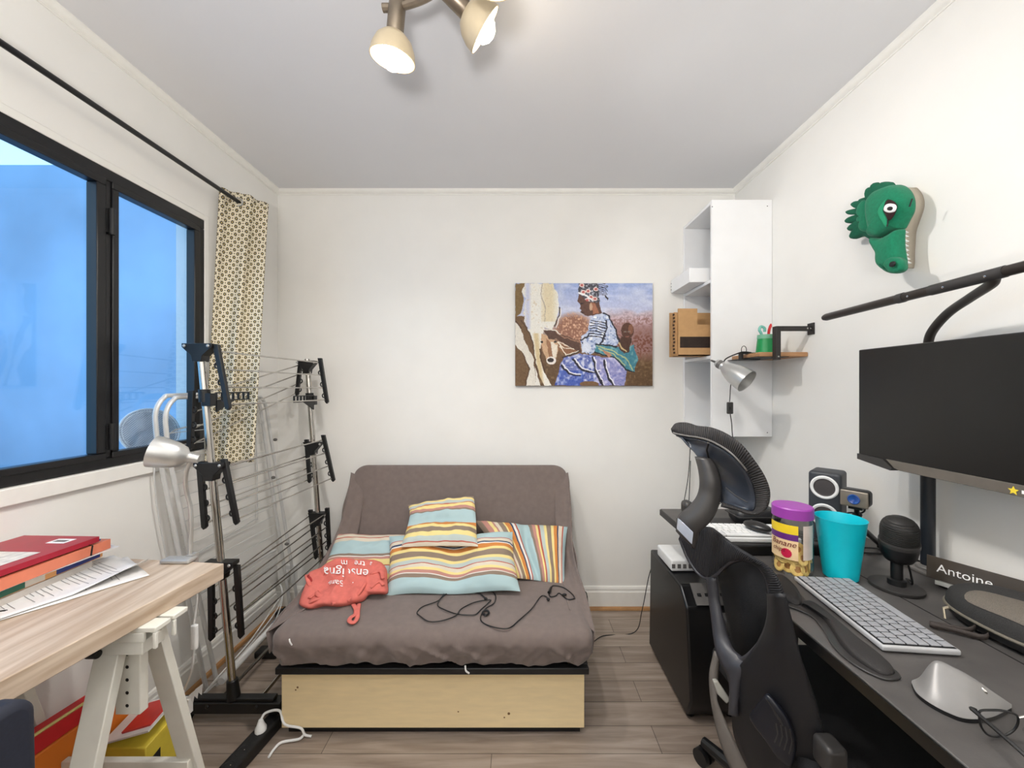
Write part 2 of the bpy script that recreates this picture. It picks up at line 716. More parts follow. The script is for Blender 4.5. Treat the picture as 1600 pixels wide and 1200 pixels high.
def cornice(name, p0, p1, nrm):
    a, b, nv = V(p0), V(p1), V(nrm)
    pr = [(0, 0), (.022, 0), (.022, -.006), (.019, -.014), (.012, -.021), (.004, -.024), (.004, -.030), (0, -.030)]
    n = len(pr)
    vs = [w_ + nv * d + V((0, 0, z)) for w_ in (a, b) for d, z in pr]
    fs = [(i, (i + 1) % n, n + (i + 1) % n, n + i) for i in range(n)] + [tuple(range(n)), tuple(reversed(range(n, 2 * n)))]
    struct(name, MB().add(vs, fs), white_trim, angle=25)


cornice('trim_4', (XL, YB, ZC), (XR, YB, ZC), (0, -1, 0))
cornice('trim_5', (XL, YF, ZC), (XL, YB - .022, ZC), (1, 0, 0))
cornice('trim_6', (XR, YF, ZC), (XR, YB - .022, ZC), (-1, 0, 0))

# window
win = bpy.data.objects.new('window_1', None)
COL.objects.link(win)
win.location = (XL, (WY0 + WY1) / 2, WZ0)
win['kind'] = 'structure'
OFF[win.name] = V(win.location)
x0, x1 = XL - .034, XL + .004
MY0, MY1 = 1.288, 1.352
fr = MB()
fr.bb(x0, x1, WY0 + .004, WY1 - .006, WZ1 - .048, WZ1 - .006)
fr.bb(x0, x1, WY0 + .004, WY1 - .006, WZ0 + .002, WZ0 + .036)
fr.bb(x0, x1, WY0 + .004, WY0 + .05, WZ0 + .036, WZ1 - .048)
fr.bb(x0, x1, WY1 - .036, WY1 - .006, WZ0 + .036, WZ1 - .048)
fr.bb(x0, x1, MY0 + .02, MY1 - .02, WZ0 + .036, WZ1 - .048)
part('window_frame', fr, black_paint, win, bevel=.004)


def sash(y0, y1, w0=.022, w1=.03):
    s = MB()
    z0, z1 = WZ0 + .036, WZ1 - .048
    xa, xb = x0 + .006, x1 + .006
    s.bb(xa, xb, y0, y1, z1 - .022, z1 + .003)
    s.bb(xa, xb, y0, y1, z0 - .003, z0 + .018)
    s.bb(xa, xb, y0, y0 + w0, z0 + .018, z1 - .022)
    s.bb(xa, xb, y1 - w1, y1, z0 + .018, z1 - .022)
    so = part('sash', s, black_paint, win, bevel=.003)
    g = MB().bb(xa + .014, xa + .018, y0 + w0 - .004, y1 - w1 + .004, z0 + .014, z1 - .018)
    part('pane', g, glass_m, so, smooth=False)
    return so


sash(WY0 + .05, MY0 + .022)
sr = sash(MY1 - .022, WY1 - .036, .022, .03)
for z in (1.13, 1.87):
    hb = MB().cyl((x1 + .012, MY1 - .03, z - .045), (x1 + .012, MY1 - .03, z + .045), .008, n=10)
    hb.bb(x1 - .002, x1 + .008, MY1 - .045, MY1 - .012, z - .04, z + .04)
    part('hinge', hb, black_plastic, sr)
tm = MB()
tm.bb(XL - .002, XL + .006, WY1 - .008, WY1 + .018, WZ0, WZ1 + .018)
tm.bb(XL - .002, XL + .006, WY0 - .02, WY1 - .008, WZ1 - .008, WZ1 + .018)
struct('trim_7', tm, white_trim, bevel=.002)
sl = MB().bb(XL, XL + .016, WY0 - .1, WY1 + .02, .972, 1.022)
struct('trim_8', sl, white_trim, bevel=.004)
# outside the window
struct('wall_neighbour', MB().bb(-10, -1.7, 3.0, 3.2, -1, 3.04), M('outside_render', (168, 186, 204), .9, noise=.26, nscale=.9))
struct('ground_outside', MB().bb(-12, XL - .14, -4, 3.2, -1.05, -1.0), M('outside_paving', (150, 165, 180), .9, noise=.1))

# ------------------------------------------------------------------ ceiling spot lamp
sp_lbl = 'brushed nickel ceiling light with curved bar and tilting spot heads'
ZB = 2.372
lampT = thing('ceiling_spotlight', sp_lbl, 'ceiling light', (-.10, .95, ZC))
barpts = spl([(-.378, 1.086, ZB), (-.33, 1.082, ZB), (-.24, 1.052, ZB), (-.15, .985, ZB), (-.085, .92, ZB), (-.03, .85, ZB), (.03, .79, ZB), (.05, .75, ZB)], 8)
part('bar', MB().tube(barpts, .011, 10), pewter, lampT)
mt = MB().lathe((-.10, .95, ZC - .002), [(.0, -.03), (.05, -.028), (.055, -.01), (.055, 0)], 28)
mt.cyl((-.10, .95, ZC - .03), (-.10, .95, ZB), .012)
part('ceiling_mount', mt, pewter, lampT)


def spot_head(piv, axis, neck=.085, cone=140):
    piv = V(piv)
    ax = V(axis).normalized()
    R = frame_z(ax)
    m = MB()
    m.lathe(piv, [(.0, -.022), (.020, -.022), (.0235, -.016), (.0235, neck - .004), (.021, neck)], 20, R)
    hd = part('spot_head', m, pewter, lampT)
    c = piv + ax * (neck - .006)
    s = MB()
    outer = [(.012, 0), (.034, .006), (.050, .022), (.060, .045), (.064, .068)]
    inner = [(.061, .068), (.057, .046), (.047, .024), (.031, .010), (.010, .005)]
    s.lathe(c, outer + inner, 28, R)
    part('shade', s, M('frosted_nickel_shade', (206, 190, 160), .4, .15, noise=.05), hd)
    b = MB()
    bc = c + ax * .052
    b.lathe(c, [(.0, .006), (.014, .01), (.016, .02), (.03, .04), (.036, .058), (.030, .080), (.016, .092), (0, .096)], 20, R)
    part('bulb', b, bulb_m, hd)
    L = bpy.data.lights.new('spot_glow', 'SPOT')
    L.spot_size = math.radians(cone)
    L.spot_blend = .85
    L.energy = LAMP_W
    L.color = (1.0, .985, .965)
    L.shadow_soft_size = .03
    lo = bpy.data.objects.new('spot_glow', L)
    COL.objects.link(lo)
    lo.parent = hd
    lo.location = c + ax * .112 - OFF[hd.name]
    lo.rotation_euler = (-ax).to_track_quat('Z', 'Y').to_euler()
    return hd


spot_head((-.335, 1.082, ZB + .010), (-.16, .18, -1.0), .080)
spot_head((-.200, 1.030, ZB + .004), (.80, .36, -.52), .080, 105)
spot_head((-.048, .872, ZB + .008), (0, .0, -1), .080)
spot_head((.040, .77, ZB + .008), (.3, -.5, -.8), .080)

# ------------------------------------------------------------------ curtain and rod
rodT = thing('curtain_rod', 'long black metal curtain rod above the window', 'curtain rod', (-1.33, 1.0, 2.19))
part('rod', MB().cyl((-1.33, -.2, 2.188), (-1.33, 1.86, 2.188), .009, n=14), black_paint, rodT)
part('finial', MB().lathe((-1.33, 1.855, 2.188), [(0, -.006), (.014, -.004), (.0175, .006), (.0175, .022), (.012, .03), (0, .032)], 18, frame_z((0, 1, 0))), black_paint, rodT)
bk = MB().bb(XL, -1.322, .0, .012, 2.176, 2.19)
bk.bb(XL, XL + .006, -.02, .03, 2.15, 2.22)
part('bracket', bk, black_paint, rodT, bevel=.002)
CTL, CTR = V((-1.388, 1.795, 2.232)), V((-1.236, 1.915, 2.232))
CBL, CBR = V((-1.378, 1.695, .955)), V((-1.205, 1.760, .962))
cn = (CTR - CTL).cross(V((0, 0, 1))).normalized()


def curtain(u, v):
    a = CTL.lerp(CTR, u)
    b = CBL.lerp(CBR, u)
    p = a.lerp(b, v ** .92)
    p += cn * (math.sin(u * math.pi * 4.2 + .8 + v * 1.2) * .013 * (.6 + .7 * v) + .006 * math.sin(u * 23 + v * 5))
    if v < .02:
        p.z -= .02 * max(0, u - .6) / .4
    p.x = max(p.x, XL + .012)
    return p


curT = thing('curtain', 'narrow gathered curtain with grey and cream lattice print', 'curtain', (-1.30, 1.78, .955))
part('curtain_cloth', MB().sheet(curtain, 60, 80), curtain_material(), curT, solid=.003, angle=180)
part('eyelet', MB().tube([(-1.33 + .019 * math.cos(a), 1.835 + .003 * math.cos(a), 2.186 + .019 * math.sin(a)) for a in [i * math.pi / 10 for i in range(20)]], .0035, 6, closed=True), silver, curT)

# ------------------------------------------------------------------ painting
def painting_pixels(nx, ny):
    """picture of a woman milking a white cow, as the canvas shows it; coordinates of a 1418 x 1048 sketch"""
    X, Y = np.meshgrid(np.linspace(97, 1515, nx), np.linspace(90, 1138, ny))
    rng = np.random.RandomState(3)

    def nz(s, seed, ax=1.0):
        r = np.random.RandomState(seed)
        a = r.rand(int(1048 / s) + 3, int(1418 / (s * ax)) + 3)
        fx, fy = (X - 97) / (s * ax), (Y - 90) / s
        ix, iy = fx.astype(int), fy.astype(int)
        tx, ty = fx - ix, fy - iy
        return (a[iy, ix] * (1 - tx) + a[iy, ix + 1] * tx) * (1 - ty) + (a[iy + 1, ix] * (1 - tx) + a[iy + 1, ix + 1] * tx) * ty
    n1, n2, n3, n4 = nz(60, 1), nz(22, 2), nz(12, 4), nz(26, 5, 3)
    img = np.zeros((ny, nx, 3))

    def put(mask, c):
        img[mask] = c

    def mixm(mask, c, k):
        k = np.broadcast_to(k, mask.shape)[..., None] * mask[..., None]
        img[:] = img * (1 - k) + np.array(c) * k

    X0, Y0 = X, Y
    Xj, Yj = X + (nz(30, 9) - .5) * 18, Y + (nz(30, 10) - .5) * 18

    def inside(poly):
        X, Y = Xj, Yj
        m = np.zeros(X.shape, bool)
        n = len(poly)
        for i in range(n):
            xa, ya = poly[i]
            xb, yb = poly[(i + 1) % n]
            if ya == yb:
                continue
            c = ((ya > Y) != (yb > Y)) & (X < (xb - xa) * (Y - ya) / (yb - ya) + xa)
            m ^= c
        return m

    def line(pts, wd):
        X, Y = Xj, Yj
        m = np.zeros(X.shape, bool)
        for (xa, ya), (xb, yb) in zip(pts[:-1], pts[1:]):
            dx, dy = xb - xa, yb - ya
            t = np.clip(((X - xa) * dx + (Y - ya) * dy) / (dx * dx + dy * dy + 1e-9), 0, 1)
            m |= (X - xa - t * dx) ** 2 + (Y - ya - t * dy) ** 2 < wd * wd
        return m

    def ellip(cx, cy, rx, ry):
        return ((X - cx) / rx) ** 2 + ((Y - cy) / ry) ** 2 < 1
    T = np.ones(X.shape, bool)
    k = np.clip((Y - 90) / 380, 0, 1)[..., None]
    img[:] = np.array((150, 168, 214)) * (1 - k) + np.array((206, 206, 224)) * k
    mixm(T, (225, 228, 240), .55 * np.clip(n4 * 1.8 - .7, 0, 1))
    gk = np.clip((Y - 500) / 200, 0, 1)
    mixm(T, (128, 92, 66), gk)
    mixm(Y > 700, (96, 70, 42), np.clip((Y - 700) / 250, 0, 1))
    mixm(Y > 560, (168, 140, 104), .5 * np.clip(n2 * 2.4 - 1.3, 0, 1))
    # bushes
    d = np.clip(1.25 - np.sqrt(((X - 700) / 190) ** 2 + ((Y - 560) / 150) ** 2), 0, 1)
    mixm(T, (150, 104, 84), np.clip(d * 3 * (n3 * .7 + .5), 0, 1))
    mixm(T, (214, 172, 140), np.clip(d * 2.5, 0, 1) * np.clip(n3 * 2.6 - 1.3, 0, 1))
    d = np.clip((Y - 330 - 60 * n1) / 110, 0, 1) * np.clip((X - 1010) / 90, 0, 1) * np.clip((900 - Y) / 120, 0, 1)
    mixm(T, (158, 122, 118), d)
    mixm(T, (220, 200, 212), d * np.clip((640 - Y) / 260, 0, 1) * np.clip(n3 * 2.6 - .8, 0, 1))
    mixm(T, (112, 62, 44), d * np.clip((Y - 480) / 200, 0, 1) * np.clip(n3 * 2.4 - .9, 0, 1))
    # cow
    put(inside([(97, 90), (195, 90), (168, 180), (188, 270), (150, 400), (97, 450)]), (124, 98, 58))
    put(inside([(97, 440), (190, 420), (270, 640), (300, 900), (330, 1138), (97, 1138)]), (110, 82, 52))
    put(inside([(97, 470), (160, 560), (205, 700), (285, 860), (300, 1000), (312, 1138), (195, 1138), (242, 980), (182, 810), (97, 720)]), (226, 220, 208))
    rump = [(190, 90), (480, 90), (530, 190), (548, 330), (522, 480), (470, 562), (400, 545), (385, 610), (352, 760), (362, 900), (402, 1000), (470, 1138), (392, 1138), (332, 1000), (292, 860), (262, 640), (202, 520), (182, 400), (202, 250), (165, 180)]
    put(inside(rump), (238, 235, 226))
    put(inside([(300, 940), (350, 1138), (312, 1138)]), (232, 228, 220))
    rm = inside(rump)
    mixm(rm & (X > 360) & (Y < 480), (222, 204, 160), np.clip(1.1 - np.abs(X - 440) / 90, 0, .7))
    mixm(rm & (X < 262) & (Y < 560), (196, 200, 226), np.clip(1 - np.abs(X - 225) / 40, 0, .8))
    mixm(rm & (Y > 600), (206, 178, 120), np.clip(1 - np.abs(X - 320 - (Y - 700) * .1) / 40, 0, .7))
    mixm(rm, (176, 150, 110), .6 * np.clip(n3 * 3 - 2.1, 0, 1))
    put(line([(375, 90), (362, 200), (405, 330), (400, 480)], 4), (178, 166, 150))
    put(line([(555, 340), (545, 430), (500, 530)], 7), (60, 44, 36))
    put(line([(568, 350), (560, 430), (520, 545)], 5), (236, 232, 226))
    for q in ([(160, 470), (265, 645), (300, 870), (330, 1000)], [(182, 810), (245, 980), (195, 1138)], [(352, 760), (365, 900), (405, 1000)], [(97, 455), (160, 555)]):
        put(line(q, 7), (84, 56, 34))
    # calf
    calf = [(372, 600), (440, 640), (540, 690), (545, 780), (512, 860), (500, 915), (440, 918), (412, 855), (372, 760), (358, 690)]
    put(inside([(540, 690), (640, 720), (760, 780), (620, 830), (545, 770)]), (140, 96, 66))
    put(inside(calf), (206, 168, 132))
    put(inside([(410, 650), (470, 700), (480, 850), (440, 860), (430, 740)]), (156, 112, 80))
    put(inside([(470, 690), (540, 720), (520, 840), (480, 850)]), (236, 224, 206))
    put(ellip(468, 880, 50, 40), (240, 232, 224))
    put(ellip(462, 876, 34, 22), (46, 34, 30))
    put(ellip(510, 690, 16, 9), (30, 22, 20))
    put(ellip(372, 690, 14, 12), (30, 22, 20))
    for q in ([(540, 690), (620, 830)], [(540, 690), (770, 780)], [(560, 740), (700, 760)]):
        put(line(q, 5), (238, 226, 206))
    put(line([(590, 852), (770, 782)], 9), (54, 38, 30))
    put(line([(620, 826), (770, 770)], 4), (238, 230, 214))
    # skirt
    sk = [(600, 855), (770, 805), (900, 825), (1000, 850), (1130, 850), (1252, 990), (1222, 1138), (505, 1138), (560, 935)]
    put(inside(sk), (120, 130, 188))
    m = inside(sk)
    mixm(m, (36, 60, 150), np.clip(n3 * 3 - 1.4, 0, 1) * .9)
    mixm(m, (226, 228, 242), np.clip(n2 * 3 - 1.5, 0, 1) * .9)
    mixm(m & (X > 930), (190, 178, 218), .5)
    mixm(m & (Y > 980) & (X < 800), (30, 66, 170), .5 * np.clip(n1 * 2, 0, 1))
    put(ellip(860, 1120, 100, 30), (120, 88, 58))
    for q in ([(700, 870), (760, 960), (860, 1000), (960, 990)], [(580, 930), (640, 1010), (760, 1030)], [(900, 850), (920, 960), (960, 1060), (1000, 1138)], [(1010, 880), (1060, 1060), (1110, 1138)]):
        put(line(q, 11), (28, 24, 44))
        put(line([(x + 14, y - 10) for x, y in q], 6), (232, 232, 240))
    # blouse
    bl = [(870, 440), (1000, 390), (1060, 420), (1130, 560), (1172, 690), (1150, 735), (950, 712), (930, 780), (880, 815), (785, 790), (768, 660), (850, 560)]
    put(inside(bl), (196, 206, 228))
    m = inside(bl)
    mixm(m, (104, 124, 172), np.clip(n3 * 3 - 1.5, 0, 1) * .9)
    mixm(m, (250, 250, 252), np.clip(n2 * 3 - 1.8, 0, 1))
    for i in range(7):
        a = 470 + i * 26
        put(line([(880 - i * 4, a), (960, a + 8), (1030, a + 34)], 5), (40, 36, 52))
    for q in ([(1000, 390), (1060, 420), (1130, 560), (1172, 690)], [(1030, 470), (1040, 560), (1000, 680), (930, 780)], [(768, 670), (840, 640), (860, 600)], [(790, 700), (850, 800)]):
        put(line(q, 8), (34, 30, 46))
    put(inside([(800, 660), (880, 720), (860, 800), (785, 780)]), (216, 222, 236))
    # teal wrap
    te = [(930, 712), (1180, 742), (1320, 720), (1362, 880), (1322, 992), (1240, 972), (1130, 850), (1000, 822), (915, 790)]
    put(inside(te), (62, 128, 146))
    m = inside(te)
    mixm(m, (134, 180, 180), np.clip(n2 * 3 - 1.6, 0, 1) * .8)
    for q in ([(940, 730), (1100, 780), (1240, 860), (1310, 970)], [(960, 760), (1120, 820), (1230, 930)]):
        put(line(q, 6), (176, 190, 138))
    put(line([(915, 790), (1000, 822), (1130, 850), (1240, 972), (1322, 992)], 7), (20, 30, 40))
    put(line([(930, 712), (1150, 742)], 7), (24, 24, 34))
    put(inside([(1005, 765), (1040, 790), (1095, 830), (1070, 850), (1010, 800)]), (186, 134, 106))
    # arm and head
    put(inside([(385, 562), (510, 565), (560, 610), (760, 680), (775, 795), (650, 735), (520, 655), (440, 665), (420, 620)]), (86, 58, 46))
    put(line([(510, 575), (570, 630), (760, 690)], 6), (150, 110, 86))
    put(line([(385, 565), (505, 565), (560, 605)], 5), (236, 228, 216))
    put(inside([(750, 200), (850, 230), (965, 280), (990, 390), (900, 425), (840, 428), (800, 402), (772, 382), (782, 362), (755, 350), (768, 320), (745, 270)]), (92, 60, 48))
    put(inside([(880, 290), (930, 300), (960, 390), (900, 410)]), (160, 104, 78))
    put(ellip(878, 330, 16, 40), (196, 160, 132))
    put(line([(768, 300), (800, 296)], 5), (30, 20, 18))
    put(line([(775, 384), (802, 388)], 5), (50, 26, 24))
    wr = [(755, 90), (955, 90), (972, 280), (900, 288), (830, 262), (748, 190)]
    put(inside(wr), (70, 68, 76))
    m = inside(wr)
    mixm(m, (190, 196, 206), np.clip(n3 * 3 - 1.7, 0, 1))
    for cx_, cy_ in ((785, 110), (850, 170), (880, 232), (840, 262), (930, 150), (800, 180), (920, 250)):
        put(ellip(cx_, cy_, 26, 20) & m, (236, 214, 206))
        put(ellip(cx_, cy_, 16, 12), (186, 92, 88))
    put(line([(752, 190), (840, 220), (900, 270)], 7), (236, 236, 236))
    for i in range(9):
        put(line([(945, 92 + i * 16), (985, 92 + i * 14), (1020, 100 + i * 12 + (i % 3) * 8), (1050, 84 + i * 22 + (i % 2) * 14)], 3), (44, 34, 42))
    # baby
    put(inside([(1190, 640), (1300, 650), (1290, 720), (1270, 800), (1220, 815), (1170, 750), (1175, 680)]), (74, 46, 32))
    put(ellip(1256, 575, 66, 82), (84, 52, 38))
    put(ellip(1290, 560, 26, 50), (128, 84, 62))
    for cx_ in (1232, 1272):
        put(ellip(cx_, 585, 11, 7), (206, 186, 168))
        put(ellip(cx_, 585, 6, 6), (20, 14, 12))
    put(line([(1240, 632), (1270, 633)], 4), (140, 88, 74))
    put(line([(1170, 700), (1200, 760), (1240, 790)], 7), (206, 180, 130))
    img += (rng.rand(ny, nx, 1) - .5) * 14 + (n3[..., None] - .5) * 16
    return np.clip(img, 0, 255)


def build_painting():
    x0_, x1_, z0_, z1_ = -.008, .796, 1.309, 1.910
    T = thing('canvas_painting', 'unframed canvas painting of a seated woman milking a white cow, baby on her back', 'painting', ((x0_ + x1_) / 2, YB, z0_))
    c = MB().bb(x0_, x1_, YB - .020, YB - .001, z0_, z1_)
    part('canvas', c, M('canvas_edge', (150, 146, 140), .8), T, bevel=.002)
    nx, ny = 320, 238
    img = painting_pixels(nx, ny) / 255
    li = np.where(img <= .04045, img / 12.92, ((img + .055) / 1.055) ** 2.4)
    mb = MB().sheet(lambda u, v: V((x0_ + .001 + (x1_ - x0_ - .002) * u, YB - .0206, z1_ - .001 - (z1_ - z0_ - .002) * v)), nx - 1, ny - 1)
    m = bpy.data.materials.new('painted_picture')
    m.use_nodes = True
    t = m.node_tree
    at = t.nodes.new('ShaderNodeVertexColor')
    at.layer_name = 'paint'
    b = t.nodes['Principled BSDF']
    t.links.new(at.outputs[0], b.inputs['Base Color'])
    b.inputs['Roughness'].default_value = .6
    o = part('picture', mb, m, T, smooth=False)
    at_ = o.data.color_attributes.new('paint', 'FLOAT_COLOR', 'POINT')
    a4 = np.ones((ny * nx, 4), np.float32)
    a4[:, :3] = li.reshape(-1, 3)
    at_.data.foreach_set('color', a4.ravel())


build_painting()

# ------------------------------------------------------------------ sofa bed
sofa = thing('sofa_bed', 'taupe fold-out sofa bed on a pale plywood box against the far wall', 'sofa', (-.30, 1.75, 0))
SX0, SX1 = -.885, .280
box = MB()
box.bb(-.876, .253, 1.432, 1.450, .030, .252)
box.bb(-.876, -.858, 1.450, 2.16, .030, .252)
box.bb(.235, .253, 1.450, 2.16, .030, .252)
box.bb(-.858, .235, 2.142, 2.16, .030, .252)
bo = part('base_box', box, plywood, sofa, bevel=.0015)
kn = MB()
for (px, py, r) in ((465, 1074, .004), (462, 1078, .003), (795, 1115, .005), (716, 1112, .003), (788, 1121, .003)):
    p = P(px, py, 1.4315)
    kn.lathe(p, [(0, 0), (r, .0002)], 10, frame_z((0, -1, 0)))
part('knot', kn, M('knot_brown', (120, 88, 52), .7), bo)
part('plinth', MB().bb(-.86, .24, 1.45, 2.13, 0, .031), black_paint, sofa)
bf = MB()
bf.bb(-.872, .262, 1.385, 1.41, .262, .286)
bf.bb(-.872, -.845, 1.41, 2.12, .256, .286)
bf.bb(.235, .262, 1.41, 2.12, .256, .286)
for k in range(9):
    bf.bb(-.845, .235, 1.45 + k * .075, 1.48 + k * .075, .266, .280)
part('bed_frame', bf, black_paint, sofa, bevel=.003)


def seat_fn(p):
    x, y, z = p
    fr_ = max(0, min(1, (-y - .22) / .1))          # near the front lip
    w1 = 1 - abs(mnoise.noise(V((x * 7 + z * 7, z * 5, 3.1)))) * 2
    w2 = 1 - abs(mnoise.noise(V((x * 17 - z * 12, z * 7, 1.7)))) * 2
    k = -w1 ** 3 * .020 - w2 * .010 + mnoise.noise(V((x * 26 + z * 30, z * 14, 1.7))) * .006 if w1 > 0 else -w2 * .006
    low = max(0, min(1, (.03 - z) / .07))
    y2 = y + fr_ * (k * (.25 + low) + .034 * low ** 1.5)
    z2 = z + (.004 * mnoise.noise(V((x * 5, y * 6, .4))) if z > 0 else 0)
    x2 = x * (1 - .012 * low)
    return V((x2, y2, z2))


seat = MB().rbox(((SX0 + SX1) / 2, 1.690, .360), (SX1 - SX0, .66, .142), .045, (120, 40, 14), fn=seat_fn)
st = part('seat_mattress', seat, sofa_cloth, sofa, angle=180)
tg = MB().tube(spl([P(452, 998, 1.352), P(453, 1003, 1.349), P(456, 1008, 1.352)], 5), .0025, 6)
tg.tube(spl([P(727, 1040, 1.366), P(728, 1048, 1.362), P(733, 1052, 1.366)], 5), .003, 6)
part('care_tag', tg, white_plastic, st)
tl = math.atan2(.165, .50)
bd = V((0, math.sin(tl), math.cos(tl)))
bn = V((0, math.cos(tl), -math.sin(tl)))
b0 = V((0, 1.985, .37))
bp = []
BH = .522
rr = .075
for cx_, sgn in ((.280 - rr, 1),):
    pass
outl = [(-.935, 0), (.286, 0)]
for i in range(9):
    a = i / 8 * math.pi / 2
    outl.append((.278 - rr + rr * math.cos(a), BH - rr * .75 + rr * .75 * math.sin(a)))
for i in range(9):
    a = i / 8 * math.pi / 2
    outl.append((-.900 + rr - rr * math.sin(a), BH - rr * .75 + rr * .75 * math.cos(a)))
bk_pts = [b0 + bd * s + V((x, 0, 0)) for x, s in outl]
bkm = MB()
bkm.puff(bk_pts, -bn, .024, back=2.6, rings=((1, 0), (.992, .5), (.975, .8), (.94, .97), (.7, 1.0), (.3, 1.0), (0, 1.0)))
part('backrest', bkm, sofa_cloth, sofa, angle=180)


def drape(side):
    xe = SX1 + .004 if side > 0 else SX0 - .03
    xi = SX1 - .075 if side > 0 else SX0 + .06
    E = spl([(0, 2.125, .83), (0, 2.03, .66), (0, 1.95, .545), (0, 1.80, .465), (0, 1.60, .435), (0, 1.40, .405)], 8)
    I = spl([(0, 2.105, .80), (0, 2.055, .66), (0, 2.00, .55), (0, 1.93, .47), (0, 1.75, .436), (0, 1.50, .434)], 8)
    n = len(E) - 1

    def fn(u, v):
        q = E[int(round(v * n))].lerp(I[int(round(v * n))], u)
        x = xe + (xi - xe) * u
        wv = math.sin(u * 14 + v * 2.5) * .007 * math.sin(math.pi * v) * (1 - u)
        return V((x + (1 - u) * .006 * math.sin(v * 9), q.y - wv * .6, q.z + wv))

    def fs(u, v):
        q = E[int(round(v * n))]
        w_ = min(1, u)
        zb = .33 + .0 * v
        return V((xe - side * .012 * u + .004 * math.sin(v * 26), q.y + .10 * u * (1 - v), q.z + (zb - q.z) * w_))
    m = MB().sheet(fn, 14, n)
    m.sheet(fs, 8, n)
    part('cover_drape', m, sofa_cloth, sofa, angle=180, solid=.003)


drape(1)
drape(-1)

# ------------------------------------------------------------------ cushions
LB, PK, CRM, NVY, WHT, ORG, YEL, TAU, LBG, RED_, ROS = (172, 196, 198), (176, 104, 98), (216, 204, 184), (52, 70, 100), (226, 222, 214), (206, 132, 66), (232, 212, 142), (140, 122, 106), (184, 194, 188), (182, 92, 74), (188, 136, 124)
SEQ = [(0, LB), (.17, PK), (.185, CRM), (.245, NVY), (.272, WHT), (.295, ORG), (.36, YEL), (.41, TAU), (.50, YEL), (.55, LBG), (.62, RED_), (.635, CRM), (.69, YEL), (.73, ROS), (.77, WHT), (.785, TAU), (.835, LB)]
SEQ2 = [(0, ROS), (.05, CRM), (.11, RED_), (.13, CRM), (.20, LB), (.44, TAU), (.475, WHT), (.49, ROS), (.53, YEL), (.64, RED_), (.66, LBG), (.78, YEL), (.86, TAU), (.93, LB)]
SEQ3 = [(0, TAU), (.10, YEL), (.17, LBG), (.25, RED_), (.27, YEL), (.36, ROS), (.42, TAU), (.45, LB), (.64, ORG), (.70, YEL), (.75, TAU), (.81, YEL), (.87, LBG), (.95, RED_), (.965, CRM)]
SEQ4 = [(0, TAU), (.05, ROS), (.11, YEL), (.16, ROS), (.18, CRM), (.22, TAU), (.28, YEL), (.30, ORG), (.35, NVY), (.37, WHT), (.40, RED_), (.42, LB), (.56, TAU), (.59, ROS), (.63, YEL), (.66, RED_), (.68, LBG), (.73, YEL), (.76, TAU), (.81, YEL), (.84, ORG), (.88, NVY), (.895, CRM), (.94, RED_), (.955, LB)]


def pillow(name, label, TL, TR, BR, BL, thick, mat, seed, crease=None, bend=None):
    TL, TR, BR, BL = V(TL), V(TR), V(BR), V(BL)
    nrm = (TR - TL).cross(TL - BL)
    nrm = nrm.normalized()
    if nrm.y > 0:
        nrm = -nrm

    def mk(side):
        def fn(u, v):
            a, b = 2 * u - 1, 2 * v - 1
            uu = u + .018 * a * (1 - b * b) * -1
            vv = v + .022 * b * (1 - a * a) * -1
            p = TL.lerp(TR, uu).lerp(BL.lerp(BR, uu), vv)
            bow = (max(0, 1 - a ** 4) ** .55) * (max(0, 1 - b ** 4) ** .55)
            if crease:
                kind, at, wd, dp = crease
                t = (u if kind == 'u' else v) + .03 * math.sin((v if kind == 'u' else u) * 5 + seed)
                bow *= 1 - dp * math.exp(-((t - at) / wd) ** 2)
            wr = mnoise.noise(V((u * 5, v * 5, seed))) * .012 + mnoise.noise(V((u * 13 + v * 6, v * 11, seed + 4))) * .005
            p = p + nrm * side * (thick / 2 * bow + wr * min(1, bow * 1.5))
            if bend:
                p = p + bend(u, v)
            return p
        return fn
    m = MB()
    m.sheet(mk(1), 44, 44)
    m.sheet(mk(-1), 30, 30)
    o = solo(name, m, mat, label, 'cushion', 'striped cushions on the sofa bed', angle=180)
    return o


pillow('cushion', 'striped cushion lying flat behind the coral cloth bag, at the left end of the sofa', P(527, 834, 1.965), P(655, 836, 1.965), P(650, 928, 1.68), P(486, 928, 1.70), .085, stripe_material('stripes_soft', SEQ2), 1.3)
pillow('cushion', 'striped cushion with upright bands, propped at the right end of the sofa', P(742, 813, 1.985), P(887, 823, 1.99), P(882, 916, 1.70), P(800, 903, 1.72), .075, stripe_material('stripes_upright', SEQ4, 'X'), 5.1, ('u', .50, .05, .75))
pillow('cushion', 'widest striped cushion with level bands, lying in front in the middle of the sofa', P(608, 838, 1.86), P(801, 831, 1.86), P(813, 925, 1.60), P(602, 932, 1.60), .10, stripe_material('stripes_level', SEQ), 8.2, ('u', .52, .10, .35),
       bend=lambda u, v: V((0, .012, -.030)) * math.exp(-((u - .53) / .2) ** 2) * (1 - v) ** .7 + V((0, 0, .006 * math.sin(u * 9))) * v)
pillow('cushion', 'small square striped cushion folded and standing on top of the others', P(637, 789, 1.99), P(740, 775, 2.0), P(747, 854, 1.735), P(627, 855, 1.735), .06, stripe_material('stripes_small', SEQ3), 11.7, ('v', .62, .06, .8),
       bend=lambda u, v: V((0, .055, .006)) * math.sin(math.pi * min(1, v * 1.15)) )

# ------------------------------------------------------------------ coral cloth bag with print
def bagp(px, py, lift=0.):
    t = (955 - py) / 80
    Y = 1.515 + t * .215
    return P(px, py, Y - lift)


